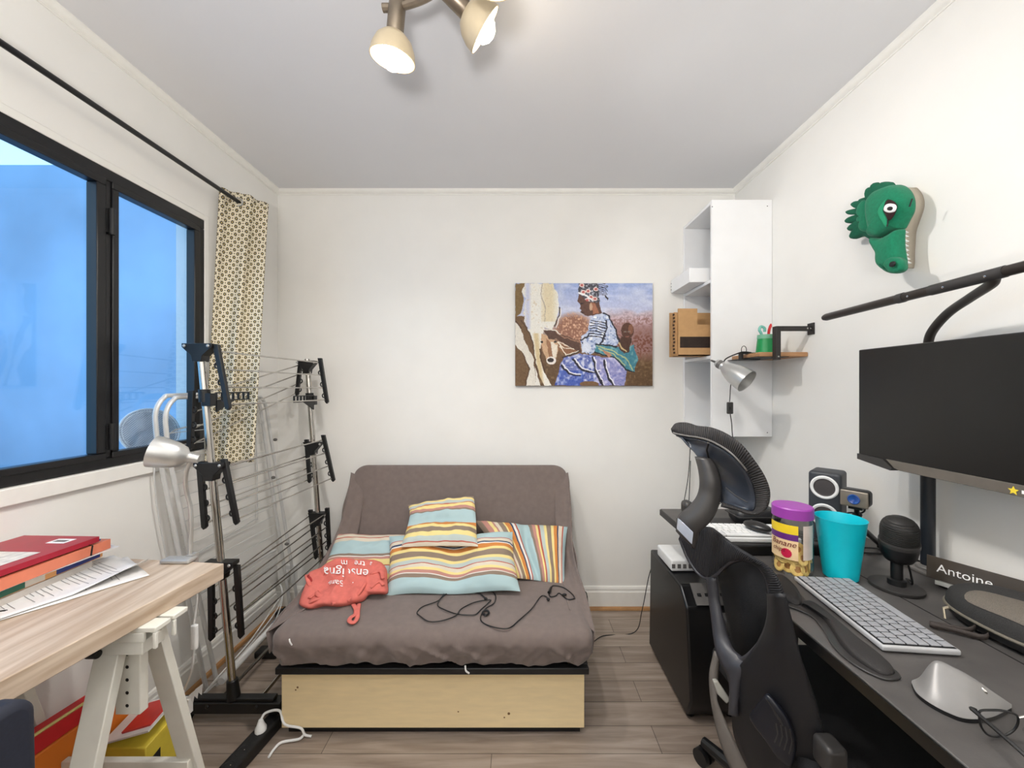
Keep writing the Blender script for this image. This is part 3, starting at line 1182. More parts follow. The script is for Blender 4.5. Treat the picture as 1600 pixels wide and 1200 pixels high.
bag_out = [(472, 946), (478, 925), (487, 899), (505, 887), (523, 878), (533, 874), (548, 874), (562, 876), (580, 875), (596, 879), (605, 892), (606, 910), (606, 927), (592, 929), (579, 930), (570, 938), (561, 943), (548, 946), (530, 949), (508, 948), (488, 953)]
bag_c = bagp(541, 913)
bag_n = V((0, -.80, .60))


def bag_w(p):
    k = (.5 - abs(mnoise.noise(V((p.x * 13, p.y * 8, p.z * 12))))) * .030 + mnoise.noise(V((p.x * 38 + p.z * 20, p.y * 20, 2.2))) * .012 - .008
    return p + bag_n * (k + .006)


bagT = thing('cloth_bag', 'crumpled coral cotton bag with upside-down white lettering lying on the sofa seat', 'bag', bagp(540, 950))
dense = [bagp(*q) for q in bag_out]
dense = spl(dense, 5, closed=True)
part('bag_body', MB().puff(dense, bag_n, .045, back=.15, rings=((1, 0), (.985, .45), (.95, .7), (.88, .86), (.78, .94), (.66, 1), (.54, .98), (.42, 1.0), (.3, .96), (.18, 1.0), (0, 1.0)), fn=bag_w, ctr=bag_c), coral, bagT, angle=180)
sm = MB()
for (pl, r) in (([(486, 902), (492, 918), (498, 930), (493, 938)], .008), ([(516, 893), (506, 908), (500, 924), (505, 932), (522, 941), (531, 946)], .009), ([(523, 890), (545, 882), (562, 880), (576, 886), (580, 900), (577, 915), (566, 932), (548, 942)], .006), ([(492, 944), (512, 938), (532, 946)], .010), ([(584, 900), (600, 897), (604, 908)], .008), ([(584, 922), (598, 912), (604, 918)], .008)):
    sm.tube([bag_w(bagp(px, py)) + bag_n * .040 for px, py in [(q.x, q.y) for q in spl([(a, b, 0) for a, b in pl], 6)]], r, 8, flat=.5)
part('fold', sm, coral, bagT, angle=180)
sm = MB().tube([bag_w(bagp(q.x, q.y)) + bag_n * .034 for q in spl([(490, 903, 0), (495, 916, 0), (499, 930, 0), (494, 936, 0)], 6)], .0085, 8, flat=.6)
part('inner_fold', sm, M('dark_red_lining', (150, 40, 40), .9), bagT, angle=180)  # dark red inside of the bag showing in a fold
lp = MB().tube([G(q.x, q.y, .441) for q in spl([(552, 944, 0), (556, 952, 0), (555, 960, 0), (548, 965, 0), (546, 970, 0), (552, 973, 0), (558, 966, 0), (559, 955, 0), (561, 944, 0)], 6)], .0085, 8, flat=.5)
part('strap', lp, coral, bagT, angle=180)
tx = MB()


def upside(x0_, y0_, sx_, rot=0.):
    c_, s_ = math.cos(rot), math.sin(rot)

    def f(x, y):
        px = x0_ - (x * c_ - y * s_) * sx_
        py = y0_ + (y * c_ + x * s_) * sx_
        t = ((V((px, py, 0)) - V((541, 913, 0))).length) / 50
        return bag_w(bagp(px, py)) + bag_n * .054
    return f


tx.text('enseigna', 20, upside(583, 894, 1.0, -.03), shear=.0)
tx.text('Sans', 12.5, upside(544, 911, 1.0, .02))
tx.text('tre   m', 13, upside(577, 882, 1.0, -.05))
tx.text('S', 11, upside(518, 889, 1.0, .45))
tx.text('a', 11, upside(588, 883, 1.0, -.3))
for x in (511, 516, 521, 548, 553, 558):
    q = upside(x, 914, 1)(0, 0)
    tx.lathe(q, [(0, .0005), (.0022, 0)], 6, frame_z(bag_n))
part('lettering', tx, white_ink, bagT, smooth=False)

# ------------------------------------------------------------------ earphones and cables on the sofa
def on_seat(pts, z=.4365, k=6):
    return [G(q.x, q.y, z) for q in spl([(a, b, 0) for a, b in pts], k)]


ear = thing('earphone_cable', 'tangled black earphone cable looped on the sofa seat', 'cable', G(740, 950, .435))
C7 = lambda l: [(600 + x / 5, 760 + y / 5) for x, y in l]
m = MB()
m.tube(on_seat(C7([(798, 878), (740, 835), (640, 825), (500, 835), (440, 880), (420, 930), (470, 962), (560, 995), (650, 1005), (715, 1000), (760, 960), (820, 905), (832, 888), (780, 890), (690, 912), (600, 960), (560, 1010), (450, 1050), (350, 1055), (280, 1010), (258, 985), (300, 940), (420, 895), (470, 840), (520, 795), (600, 795), (720, 800), (820, 810), (870, 850), (860, 910), (800, 950), (765, 990), (755, 1040), (800, 1080), (900, 1108), (980, 1105), (1060, 1040), (1150, 960), (1220, 865), (1260, 858), (1285, 880)])), .0022, 6)
part('wire', m, black_plastic, ear)
b = MB()
for (x, y) in ((1284, 882), (795, 878)):
    p = G(600 + x / 5, 760 + y / 5, .441)
    b.ell(p, (.007, .007, .006), 10, 8)
part('earbud', b, black_plastic, ear)
b = MB().tube(on_seat(C7([(770, 985), (790, 968), (815, 975), (818, 990), (795, 1005), (770, 990)]), .44), .004, 6)
part('cable_slider', b, black_plastic, ear)
chg = thing('charging_cable', 'thin black cable running from the sofa edge across the floor to the computer tower', 'cable', G(880, 930, .435))
pts = on_seat(C7([(1290, 840), (1300, 800), (1325, 775), (1400, 790), (1470, 840), (1485, 875), (1430, 880), (1370, 835), (1340, 855), (1300, 860), (1285, 830)])) 
m = MB().tube(pts, .0023, 6)
m.tube(spl([G(600 + 1485 / 5, 760 + 875 / 5, .437), P(905, 938, 1.62), V((.300, 1.66, .415)), V((.318, 1.70, .30)), V((.34, 1.86, .05)), V((.45, 2.0, .006)), V((.62, 2.02, .012)), V((.645, 1.97, .16)), V((.665, 1.90, .40)), V((.70, 1.83, .505))], 8), .0022, 6)
part('wire', m, black_plastic, chg)
m = MB()
m.cyl(G(857.5, 926, .441), G(861, 918, .446), .006, .005, 10)
m.ell(G(882, 929, .441), (.010, .006, .005), 10, 8)
part('plug', m, black_plastic, chg)

# ------------------------------------------------------------------ tower clothes airer (black and chrome)
DYN, DYF = 1.5, 2.10
dry = thing('tower_airer', 'tall black and chrome three-tier clothes airer on wheels left of the sofa', 'clothes airer', (-1.10, 1.8, 0))


def xn(z): return -1.105 - .0956 * (z - .1)
def xf(z): return -1.085 - .0698 * (z - .6)


for xx, yy, nm in ((xn, DYN, 'pole'), (xf, DYF, 'pole')):
    m = MB().cyl((xx(.09), yy, .09), (xx(1.455), yy, 1.455), .0135, n=16)
    for z in (.62, 1.02):
        m.cyl((xx(z), yy, z), (xx(z + .004), yy, z + .004), .0142, n=16)
    part('pole', m, chrome, dry)
# feet
for yy, xx in ((DYN, xn), (DYF, xf)):
    m = MB()
    m.box((-1.11, yy, .062), (.40, .045, .042))
    m.box((-1.11, yy, .088), (.34, .030, .014))
    m.cyl((xx(.09), yy, .085), (xx(.16), yy, .16), .024, .019, 16)
    if yy == DYN:
        for x in (-1.19, -1.0):
            m.ell((x, yy - .022, .07), (.008, .006, .008), 10, 6)
    o = part('foot', m, black_plastic, dry, bevel=.006)
    for x in (-1.285, -.935):
        c = MB()
        c.cyl((x - .012, yy, .024), (x + .012, yy, .024), .024, n=20)
        c.box((x, yy + .0, .045), (.016, .02, .03))
        part('wheel', c, black_plastic, o)
m = MB()
for x in (-1.175, -1.02):
    m.cyl((x, DYN + .02, .062), (x, DYF - .02, .062), .008, n=10)
part('base_rail', m, chrome, dry)


def bracket(x, y, z, s=1):
    m = MB()
    q = [(-.058, .018), (.058, .018), (.058, .004), (.022, -.030), (.018, -.052), (-.018, -.052), (-.022, -.030), (-.058, .004)]
    m.poly([V((x + a * s, y - .020, z + b)) for a, b in q], (0, .040, 0))
    o = part('tier_bracket', m, black_plastic, dry, bevel=.002)
    g = MB()
    for a in (-.046, .046):
        g.ell((x + a, y - .022, z + .008), (.006, .004, .006), 10, 6)
    part('bolt', g, silver, o)


def arm(a, b, side):
    a, b = V(a), V(b)
    d = b - a
    m = MB()
    y = a.y
    w_ = .010
    m.poly([V((a.x - w_, y - .008, a.z + .012)), V((a.x + w_, y - .008, a.z + .012)), V((b.x + w_ * .9, y - .008, b.z)), V((b.x, y - .008, b.z - .010)), V((b.x - w_ * .9, y - .008, b.z))], (0, .016, 0))
    for t in (.30, .58, .85):
        c = a + d * t + V((-side * .012, 0, 0))
        m.tube([c + V((.008 * math.cos(q), 0, .011 * math.sin(q))) for q in [i * math.pi / 5 for i in range(10)]], .0035, 6, closed=True)
    return part('folding_arm', m, black_plastic, dry, bevel=.0015)


tiers = [
    ((338, 543), (357, 637), (500, 563), (511, 628), 1),
    ((300, 615), (297, 700), (470, 567), (464, 616), -1),
    ((350, 722), (370, 816), (505, 683), (521, 750), 1),
    ((313, 735), (320, 823), (479, 690), (484, 752), -1),
    ((370, 888), (377, 993), (511, 797), (515, 866), 1),
    ((330, 915), (331, 997), (485, 800), (494, 871), -1),
]
for na, nb, fa, fb, sd in tiers:
    A, B_, C, D = P(*na, DYN), P(*nb, DYN), P(*fa, DYF), P(*fb, DYF)
    arm(A, B_, sd)
    arm(C, D, sd)
    for t in (.06, .36, .66, .95):
        part('drying_rod', MB().cyl(A.lerp(B_, t), C.lerp(D, t), .0032, n=8), chrome, dry)
for z, zf in ((1.452, 1.428), (.99, .985), (.605, .60)):
    bracket(xn(z), DYN, z)
    bracket(xf(zf), DYF, zf, .8)
# hanger clamps half way up
for yy, xx, d, z in ((DYN, xn, 1, 1.272), (DYF, xf, -1, 1.250)):
    x = xx(z)
    m = MB()
    m.cyl((x, yy, z - .03), (xx(z + .02), yy, z + .02), .020, n=16)
    xe = x + .03
    y0_, y1_ = yy + d * .018, yy + d * .20
    m.bb(xe - .004, xe + .004, min(y0_, y1_), max(y0_, y1_), z + .004, z + .009)
    m.bb(xe - .004, xe + .004, min(y0_, y1_), max(y0_, y1_), z - .026, z - .021)
    for k in range(7):
        y = y0_ + (y1_ - y0_) * k / 6
        m.box((xe, y, z - .008), (.008, .006, .032))
    m.poly([V((xe - .004, yy + d * .018, z - .024)), V((xe - .004, yy + d * .12, z - .024)), V((xe - .004, yy + d * .018, z - .07))], (.008, 0, 0))
    m.box((x + .016, yy, z - .02), (.034, .03, .05))
    part('hanger_clamp', m, black_plastic, dry, bevel=.001)

# ------------------------------------------------------------------ folded white airer leaning on the wall
air = thing('folded_airer', 'folded silver-white wire clothes airer leaning on the wall under the window', 'clothes airer', (-1.34, 1.75, 0))


def airer_frame(dx, dy, dz):
    top = spl([(-1.372 + dx, 1.478 + dy, 1.02 + dz), (-1.376 + dx, 1.466 + dy, 1.14 + dz), (-1.378 + dx, 1.468 + dy, 1.21 + dz), (-1.378 + dx, 1.50 + dy, 1.258 + dz), (-1.378 + dx, 1.56 + dy, 1.268 + dz), (-1.376 + dx, 1.95 + dy, 1.266 + dz), (-1.374 + dx, 2.02 + dy, 1.25 + dz), (-1.370 + dx, 2.05 + dy, 1.20 + dz), (-1.366 + dx, 2.062 + dy, 1.12 + dz)], 6)
    leg1 = [V((-1.33 + dx * 1.6, 1.645 + dy, .012))]
    leg2 = [V((-1.285 + dx * 1.6, 2.19 + dy, .012))]
    return MB().tube(leg1 + top + leg2, .0085, 10)


part('tube_frame', airer_frame(0, 0, 0), white_metal, air)
part('tube_frame', airer_frame(.022, .018, -.008), white_metal, air)
part('cross_brace', MB().cyl((-1.352, 1.64, .42), (-1.335, 2.13, .40), .006, n=8), white_metal, air)
for px, py in ((430, 687), (427, 746), (448, 850)):
    part('joint', MB().ell(P(px, py, 2.085), (.012, .008, .008), 10, 8), mid_grey, air)
wr = MB()
for k in range(16):
    t = k / 15
    z = 1.12 - t * .78
    ya, yb = 1.49 + (1.12 - z) * .14, 2.065 + (1.12 - z) * .11
    x = -1.365 + (1.12 - z) * .035
    wr.cyl((x, ya, z), (x, yb, z - .012), .0017, n=6)
fr_pts = [(-1.385, 1.50, 1.10), (-1.385, 1.52, .62), (-1.383, 1.56, .585), (-1.383, 2.0, .60), (-1.385, 2.05, .64), (-1.385, 2.04, 1.06), (-1.385, 2.0, 1.10)]
wr.tube(spl(fr_pts, 6, closed=True), .003, 6, closed=True)
part('drying_wires', wr, white_metal, air, stuff=False)

# ------------------------------------------------------------------ round lattice disc behind the glass
dsc = thing('lattice_disc', 'round white lattice disc seen through the window glass behind the folded airer', 'disc', (-1.53, 1.60, 1.02))
dc = V((-1.535, 1.610, 1.115))
R = frame_z((.86, -.42, .30))
m = MB().tube([dc + R @ V((.098 * math.cos(a), .098 * math.sin(a), 0)) for a in [i * math.pi / 24 for i in range(48)]], .004, 8, closed=True)
m.tube([dc + R @ V((.088 * math.cos(a), .088 * math.sin(a), 0)) for a in [i * math.pi / 24 for i in range(48)]], .002, 6, closed=True)
part('rim', m, white_plastic, dsc)
m = MB()
for k in range(-14, 15):
    c_ = k * .0062
    h_ = math.sqrt(max(0, .094 ** 2 - c_ ** 2))
    for sg in (1, -1):
        u_ = V((math.cos(.785), sg * math.sin(.785), 0))
        v_ = V((-sg * math.sin(.785), math.cos(.785), 0))
        m.cyl(dc + R @ (v_ * c_ - u_ * h_), dc + R @ (v_ * c_ + u_ * h_), .0012, n=4)
part('lattice', m, M('lattice_grey', (176, 182, 190), .5), dsc)
part('back_plate', MB().lathe(dc - R @ V((0, 0, .006)), [(0, 0), (.094, 0), (.094, .004), (0, .004)], 40, R), M('frosted_plate', (246, 246, 246), .5), dsc)
part('stand', MB().box(dc + V((-.04, .015, -.093)), (.10, .05, .016)), black_plastic, dsc)
struct('trim_9', MB().bb(XL - .30, XL - .062, WY0, WY1, WZ0 - .04, WZ0), white_trim)

# ------------------------------------------------------------------ pale wood table on trestle, left
TZ = .79
oak = wood_top_material()
ca, cb = V((-.847, 1.112, 0)), V((-.905, .56, 0))
ca2 = V((-1.392, 1.168, 0))
cb2 = ca2 + (cb - ca) * 2.0
cb = ca + (cb - ca) * 2.0
tt = MB()
tt.poly([V((p.x, p.y, TZ)) for p in (ca, cb, cb2, ca2)], (0, 0, -.045))
solo('tabletop', tt, oak, 'pale oak laminate tabletop carrying books and papers under the window', 'table', bevel=.002)

tre = thing('trestle', 'cream lacquered adjustable trestle with peg holes under the pale oak tabletop', 'trestle', (-1.05, .95, 0))
m = MB()
ztop = TZ - .045
for y in (.905, .953):
    m.bb(-1.385, -.832, y - .020, y + .020, ztop - .012, ztop)
    m.bb(-.840, -.832, y - .020, y - .012, ztop - .05, ztop - .012)
    m.bb(-1.385, -.86, y - .02, y - .012, ztop - .035, ztop - .012)
part('beam', m, cream_lac, tre, bevel=.002)
m = MB().bb(-1.385, -.865, .888, .945, ztop - .066, ztop - .036)
part('rail', m, cream_lac, tre, bevel=.002)


def leg(x, y0_, z0_, y1_, z1_, w_=.056, t=.022):
    d = V((0, y1_ - y0_, z1_ - z0_)).normalized()
    n = V((0, -d.z, d.y)) * t
    a, b = V((x, y0_, z0_)), V((x, y1_, z1_))
    q = MB().poly([a + V((-w_ / 2, 0, 0)), a + V((w_ / 2, 0, 0)), b + V((w_ / 2, 0, 0)), b + V((-w_ / 2, 0, 0))], n)
    return part('leg', q, cream_lac, tre, bevel=.002)


for x in (-.955, -1.362):
    leg(x, .90, ztop - .04, .735, .012)
    leg(x + .02, .975, ztop - .06, 1.145, .012, .05)
    pm = MB().bb(x - .012, x + .048, .925, .947, ztop - .235, ztop - .012)
    po = part('height_post', pm, cream_lac, tre, bevel=.002)
    hm = MB()
    for k in range(5):
        hm.lathe((x + .018, .9245, ztop - .088 - k * .031), [(0, .0), (.0042, .0005)], 12, frame_z((0, -1, 0)))
    part('peg_hole', hm, ink_black, po)
    bo_ = MB().cyl((x - .028, .880, ztop - .058), (x - .002, .880, ztop - .058), .009, n=12)
    bo_.box((x - .022, .882, ztop - .045), (.03, .014, .04))
    part('clamp_knob', bo_, black_plastic, tre, bevel=.002)
part('crossbar', MB().bb(-1.36, -.94, .772, .790, .20, .25), cream_lac, tre, bevel=.002)
part('crossbar', MB().bb(-1.335, -.92, 1.075, 1.093, .20, .25), cream_lac, tre, bevel=.002)

# stack of books and folders
def slab(x0_, x1_, y0_, y1_, z0_, z1_, rot=0, cx_=None):
    c = V(((x0_ + x1_) / 2, (y0_ + y1_) / 2, (z0_ + z1_) / 2))
    return c, (x1_ - x0_, y1_ - y0_, z1_ - z0_), Matrix.Rotation(math.radians(rot), 4, 'Z')


def book(name, label, cat, dims, cover, block=True, rot=0, group=None, edge=paper, extras=None):
    c, s, R = slab(*dims, rot)
    T = thing(name, label, cat, c - V((0, 0, s[2] / 2)), group)
    cv = MB()
    t = .0016
    cv.box(c + V((0, 0, s[2] / 2 - t / 2)), (s[0], s[1], t), R)
    cv.box(c - V((0, 0, s[2] / 2 - t / 2)), (s[0], s[1], t), R)
    cv.box(c + R @ V((s[0] / 2 - t / 2, 0, 0)), (t, s[1], s[2] - 2 * t), R)
    part('cover', cv, cover, T)
    if block:
        part('pages', MB().box(c - R @ V((.002, 0, 0)), (s[0] - .006, s[1] - .008, s[2] - 2 * t), R), edge, T)
    if extras:
        extras(T, c, s, R)
    return T


z = TZ
book('softcover_book', 'thick grey softcover book at the bottom of the stack on the oak table', 'book', (-1.392, -1.185, .72, 1.075, z, z + .022), M('warm_grey_cover', (196, 188, 180), .6), rot=2)
z += .0225


def spine_bits(T, c, s, R):
    for (y0_, y1_, col) in ((-.17, -.005, (34, 96, 74)), (-.005, .035, (216, 206, 190)), (.06, .165, (34, 48, 118))):
        part('spine_label', MB().box(c + R @ V((s[0] / 2 + .0004, (y0_ + y1_) / 2, 0)), (.0008, y1_ - y0_, s[2] * .85), R), M('spine_%d' % col[0] + '_%d' % col[2], col, .5), T)


book('workbook', 'workbook with green, orange and navy spine blocks in the middle of the stack', 'book', (-1.39, -1.19, .76, 1.105, z, z + .022), M('workbook_orange', (224, 160, 96), .5), rot=1, extras=spine_bits)
z += .0225
m = MB()
for k, (dx, r_) in enumerate(((0, 3), (.012, -4), (-.006, 6))):
    c, s, R = slab(-1.385 + dx, -1.178 + dx, .85, 1.128, z + k * .0008, z + k * .0008 + .0006, r_)
    m.box(c, s, R)
solo('paper_sheaf', m, paper, 'thin sheaf of white papers poking out under the salmon folder', 'papers')
z += .0026


def elastics(T, c, s, R):
    for (y, w_) in ((-.115, 0), (.115, 0)):
        e_ = MB().tube([c + R @ q for q in (V((-s[0] / 2 + .01, y + .03, s[2] / 2 + .001)), V((s[0] / 2 - .05, y + .01, s[2] / 2 + .001)), V((s[0] / 2 + .0005, y, s[2] / 2 - .001)), V((s[0] / 2 + .001, y - .004, -s[2] / 2)))], .002, 6)
        part('elastic_band', e_, black_plastic, T)


book('folder', 'salmon orange cardboard folder with black elastic bands in the stack', 'folder', (-1.385, -1.168, .78, 1.105, z, z + .026), orange_m, rot=0, extras=elastics)
z += .0265
c, s, R = slab(-1.385, -1.19, .82, 1.098, z, z + .004, -3)
solo('folder', MB().box(c, s, R), blue_m, 'thin blue folder just under the crimson magazine', 'folder')
z += .0045


def mag_pics(T, c, s, R):
    zt = s[2] / 2 + .0004
    part('barcode_label', MB().box(c + R @ V((.045, .115, zt)), (.05, .03, .0006), R), white_ink, T)
    k = MB().box(c + R @ V((.045, .115, zt + .0004)), (.034, .012, .0004), R)
    part('barcode', k, mid_grey, T)
    for (x, y, w_, h_, col) in ((.0, -.02, .16, .13, (222, 216, 206)), (.02, .015, .09, .06, (208, 204, 120)), (-.05, -.0, .06, .1, (120, 66, 52)), (-.02, -.09, .15, .04, (150, 96, 70)), (.06, -.06, .03, .05, (190, 190, 200))):
        part('cover_picture', MB().box(c + R @ V((x, y, zt + .0002 * abs(h_ * 10))), (w_, h_, .0004), R), M('cover_pic_%d' % col[1], col, .5, noise=.2, nscale=60), T)


book('magazine', 'crimson magazine with white barcode label on top of the stack', 'magazine', (-1.392, -1.172, .775, 1.078, z, z + .014), red_m, rot=-2, extras=mag_pics)
# loose sheets
def sheet_paper(cx_, cy_, rot, curl, label, zz):
    R = Matrix.Rotation(math.radians(rot), 4, 'Z')

    def fn(u, v):
        x, y = (u - .5) * .21, (v - .5) * .297
        zc = curl * max(0, (u - .6)) ** 2 * max(0, v - .5) * 8 + .001 * math.sin(u * 7 + v * 5)
        p = R @ V((x, y, 0))
        return V((cx_ + p.x, cy_ + p.y, zz + abs(zc)))
    T = thing('paper_sheet', label, 'paper', (cx_, cy_, zz), 'loose sheets beside the book stack')
    part('sheet', MB().sheet(fn, 12, 16), paper, T, angle=180, solid=.0003)
    ln = MB()
    for k in range(24):
        if k in (5, 6, 13, 19):
            continue
        wdt = .62 + .12 * math.sin(k * 2.1)
        vv = .10 + k * .033
        st_ = []
        for q in range(9):
            st_.append(fn(.14 + wdt * q / 8, vv) + V((0, 0, .0009)))
        ln.tube(st_, .0006, 4, flat=.4)
    part('print_lines', ln, M('print_grey', (130, 128, 130), .7), T)


sheet_paper(-1.175, .975, -24, .05, 'printed white sheet on the oak table, uppermost of the loose ones', TZ + .005)
sheet_paper(-1.160, .970, -33, .0, 'printed white sheet on the oak table, half covered by another sheet', TZ + .0012)
m = MB().cyl(G(-30, 960, TZ + .004), G(10, 955, TZ + .004), .0035, .0035, 8)
m.cyl(G(10, 955, TZ + .004), G(14, 954, TZ + .003), .003, .0008, 8)
solo('pen', m, black_plastic, 'black pen lying on the oak table near its front edge', 'pen')

# gooseneck clamp lamp on the table
lm = thing('clamp_lamp', 'silver gooseneck clamp lamp on the oak table, its head turned to the window', 'lamp', (-.97, 1.12, TZ))
m = MB()
m.rbox((-.985, 1.12, TZ + .0065), (.085, .035, .012), .005, (4, 3, 2))
m.bb(-.972, -.952, 1.128, 1.150, TZ - .09, TZ + .016)
m.rbox((-.965, 1.128, TZ - .085), (.05, .03, .010), .004, (3, 3, 2))
part('clamp', m, M('lamp_grey', (170, 168, 164), .4, .3), lm)
nk = spl([P(297, 876, 1.135), P(298, 845, 1.14), P(299, 820, 1.14), P(297, 790, 1.14), P(291, 765, 1.13), P(290, 745, 1.12), P(294, 728, 1.115), P(300, 718, 1.115)], 6)
part('gooseneck', MB().tube(nk, .0058, 10), silver, lm)
hc = P(303, 716, 1.115)
ha = (P(250, 707, 1.085) - hc).normalized()
R = frame_z(ha)
m = MB().lathe(hc - ha * .012, [(.0, 0), (.012, 0), (.014, .02), (.017, .028), (.028, .036), (.036, .055), (.042, .085), (.0445, .108), (.0425, .106), (.038, .085), (.032, .058), (.02, .042), (0, .04)], 28, R)
part('lamp_head', m, silver, lm)
part('bulb', MB().ell(hc + ha * .066, (.018, .018, .024), 14, 10, R), M('unlit_bulb', (226, 228, 230), .3), lm)
m = MB().tube(spl([V((-.96, 1.148, TZ - .08)), V((-.965, 1.16, .66)), P(303, 975, 1.16)], 6), .0028, 6)
m.tube(spl([P(303, 1015, 1.16), P(301, 1040, 1.17), P(296, 1060, 1.20), P(285, 1085, 1.26), P(283, 1108, 1.33), V((-1.20, 1.36, .010)), V((-1.30, 1.40, .006))], 6), .0028, 6)
part('cord', m, white_plastic, lm)
m = MB().rbox(P(304, 995, 1.16), (.018, .014, .075), .005, (2, 2, 3))
part('cord_switch', m, white_plastic, lm)

# under the table
bx = thing('storage_bag', 'big orange bag with red top band standing under the oak table by the wall', 'bag', (-1.31, 1.06, 0))
m = MB().poly([V((-1.285, .82, .02)), V((-1.275, 1.30, .02)), V((-1.27, 1.29, .31)), V((-1.275, .82, .335))], (-.045, 0, 0))
part('bag_body', m, M('bag_orange', (226, 122, 30), .6, noise=.08, nscale=8), bx, bevel=.008)
m = MB().poly([V((-1.2745, .82, .336)), V((-1.2695, 1.10, .322)), V((-1.269, 1.19, .312)), V((-1.269, 1.29, .30)), V((-1.270, 1.29, .352)), V((-1.272, 1.19, .36)), V((-1.274, .82, .392))], (-.044, 0, 0))
part('top_band', m, M('bag_red', (206, 26, 34), .6), bx, bevel=.003)
m = MB().tube([V((-1.275, .82, .397)), V((-1.273, 1.19, .364)), V((-1.272, 1.29, .356))], .004, 6)
part('piping', m, M('bag_piping', (226, 206, 130), .6), bx)
yb = thing('magazine_box', 'yellow box with a dark slot and magazines leaning on it, under the trestle', 'box', (-1.19, 1.22, 0))
m = MB().poly([V((-1.125, 1.165, 0)), V((-1.125, 1.285, 0)), V((-1.125, 1.285, .225)), V((-1.125, 1.165, .205))], (-.13, 0, 0))
part('box_body', m, M('yellow_card', (222, 200, 70), .55, noise=.06), yb, bevel=.003)
part('slot', MB().poly([V((-1.1245, 1.172, .125)), V((-1.1245, 1.212, .13)), V((-1.1245, 1.212, .165)), V((-1.1245, 1.172, .155))], (.0012, 0, 0)), ink_black, yb)
R = Matrix.Rotation(-.28, 4, 'Y') @ Matrix.Rotation(.16, 4, 'X')
for k, (nm, lb, col, dx) in enumerate((('magazine', 'glossy white magazine lying on the yellow box under the trestle', (222, 222, 220), 0), ('magazine', 'red and white leaflet on top of the yellow box under the trestle', (196, 52, 46), .01))):
    solo(nm, MB().box((-1.19 + dx * 2, 1.225, .246 + k * .012), (.15 - .06 * k, .125 - .03 * k, .006), R), M('mag_%d' % k, col, .4), lb, 'magazine')
m = MB()
for k in range(5):
    m.poly([V((-1.13 + .010 * k, 1.29 + .003 * k, .235 + .010 * k)), V((-1.105 + .010 * k, 1.29 + .003 * k, .262 + .008 * k)), V((-1.118 + .012 * k, 1.292 + .003 * k, .215 + .010 * k))], (0, .002, 0))
m.bb(-1.14, -1.10, 1.288, 1.306, .20, .25)
solo('paper_scrap', m, paper, 'torn white paper scraps sticking up beside the trestle leg', 'paper')

# dark chair at the front left corner
fc = thing('dining_chair', 'black chair with rounded backrest tucked to the near side of the oak table', 'chair', (-.85, .38, 0))
q = [(.15, .40), (.570, .40)]
for i in range(9):
    a = i / 8 * math.pi / 2
    q.append((.570 - .03 + .03 * math.cos(a), .852 - .03 + .03 * math.sin(a)))
for i in range(9):
    a = i / 8 * math.pi / 2
    q.append((.15 + .03 - .03 * math.sin(a), .852 - .03 + .03 * math.cos(a)))
part('backrest', MB().poly([V((-.700 - (zz - .4) * .02, y, zz)) for y, zz in q], (-.045, 0, 0)), M('navy_black_cloth', (26, 30, 44), .75, noise=.15, nscale=200), fc, bevel=.012, seg=3)
part('seat', MB().rbox((-.92, .36, .44), (.40, .42, .06), .025, (4, 4, 2)), M('navy_black_cloth', (26, 30, 44)), fc)
for x in (-.74, -1.09):
    for y in (.18, .54):
        part('leg', MB().cyl((x, y, 0), (x, y, .42), .014, .018, 12), black_plastic, fc)

# power strip on the floor
ps = thing('power_strip', 'black power strip on the floor in front of the clothes airer', 'power strip', G(405, 1165, 0))
a, b = G(432, 1132, 0), G(352, 1222, 0)
d = (b - a).normalized()
R = Matrix.Rotation(math.atan2(d.y, d.x), 4, 'Z')
c = (a + b) / 2
m = MB().rbox(c + V((0, 0, .021)), ((b - a).length, .062, .042), .008, (6, 3, 2), R)
part('strip_body', m, black_plastic, ps)
m = MB()
for k in range(5):
    p = a + d * (.045 + k * .055)
    m.lathe(p + V((0, 0, .0425)), [(.0, -.001), (.016, -.001), (.019, .0006), (.020, .0)], 20)
part('socket', m, M('socket_black', (14, 14, 15), .5), ps)
m = MB()
for k in range(1, 5):
    p = a + d * (.045 + k * .055)
    m.ell(p + V((.006, .004, .043)), (.002, .002, .002), 8, 6)
part('earth_pin', m, chrome, ps)
pl = thing('plug_cable', 'white plug and cable in the black power strip beside the plywood box', 'cable', G(412, 1150, 0) + V((0, 0, .042)))
p = a + d * .075 + V((0, 0, .043))
part('plug', MB().lathe(p, [(0, 0), (.019, 0), (.019, .010), (.013, .022), (.007, .04), (0, .042)], 18), white_plastic, pl)
m = MB().tube(spl([p + V((0, 0, .038)), p + V((.006, .02, .048)), p + V((.05, .03, .047)), V((-.86, 1.425, .05)), V((-.80, 1.422, .038)), V((-.785, 1.424, .012)), V((-.76, 1.424, .006))], 8), .0042, 8)
m.tube(spl([V((-.79, 1.424, .01)), V((-.80, 1.41, .008)), G(440, 1160, .006), G(428, 1171, .006), G(420, 1183, .006)], 8), .0045, 8)
part('cord', m, white_plastic, pl)

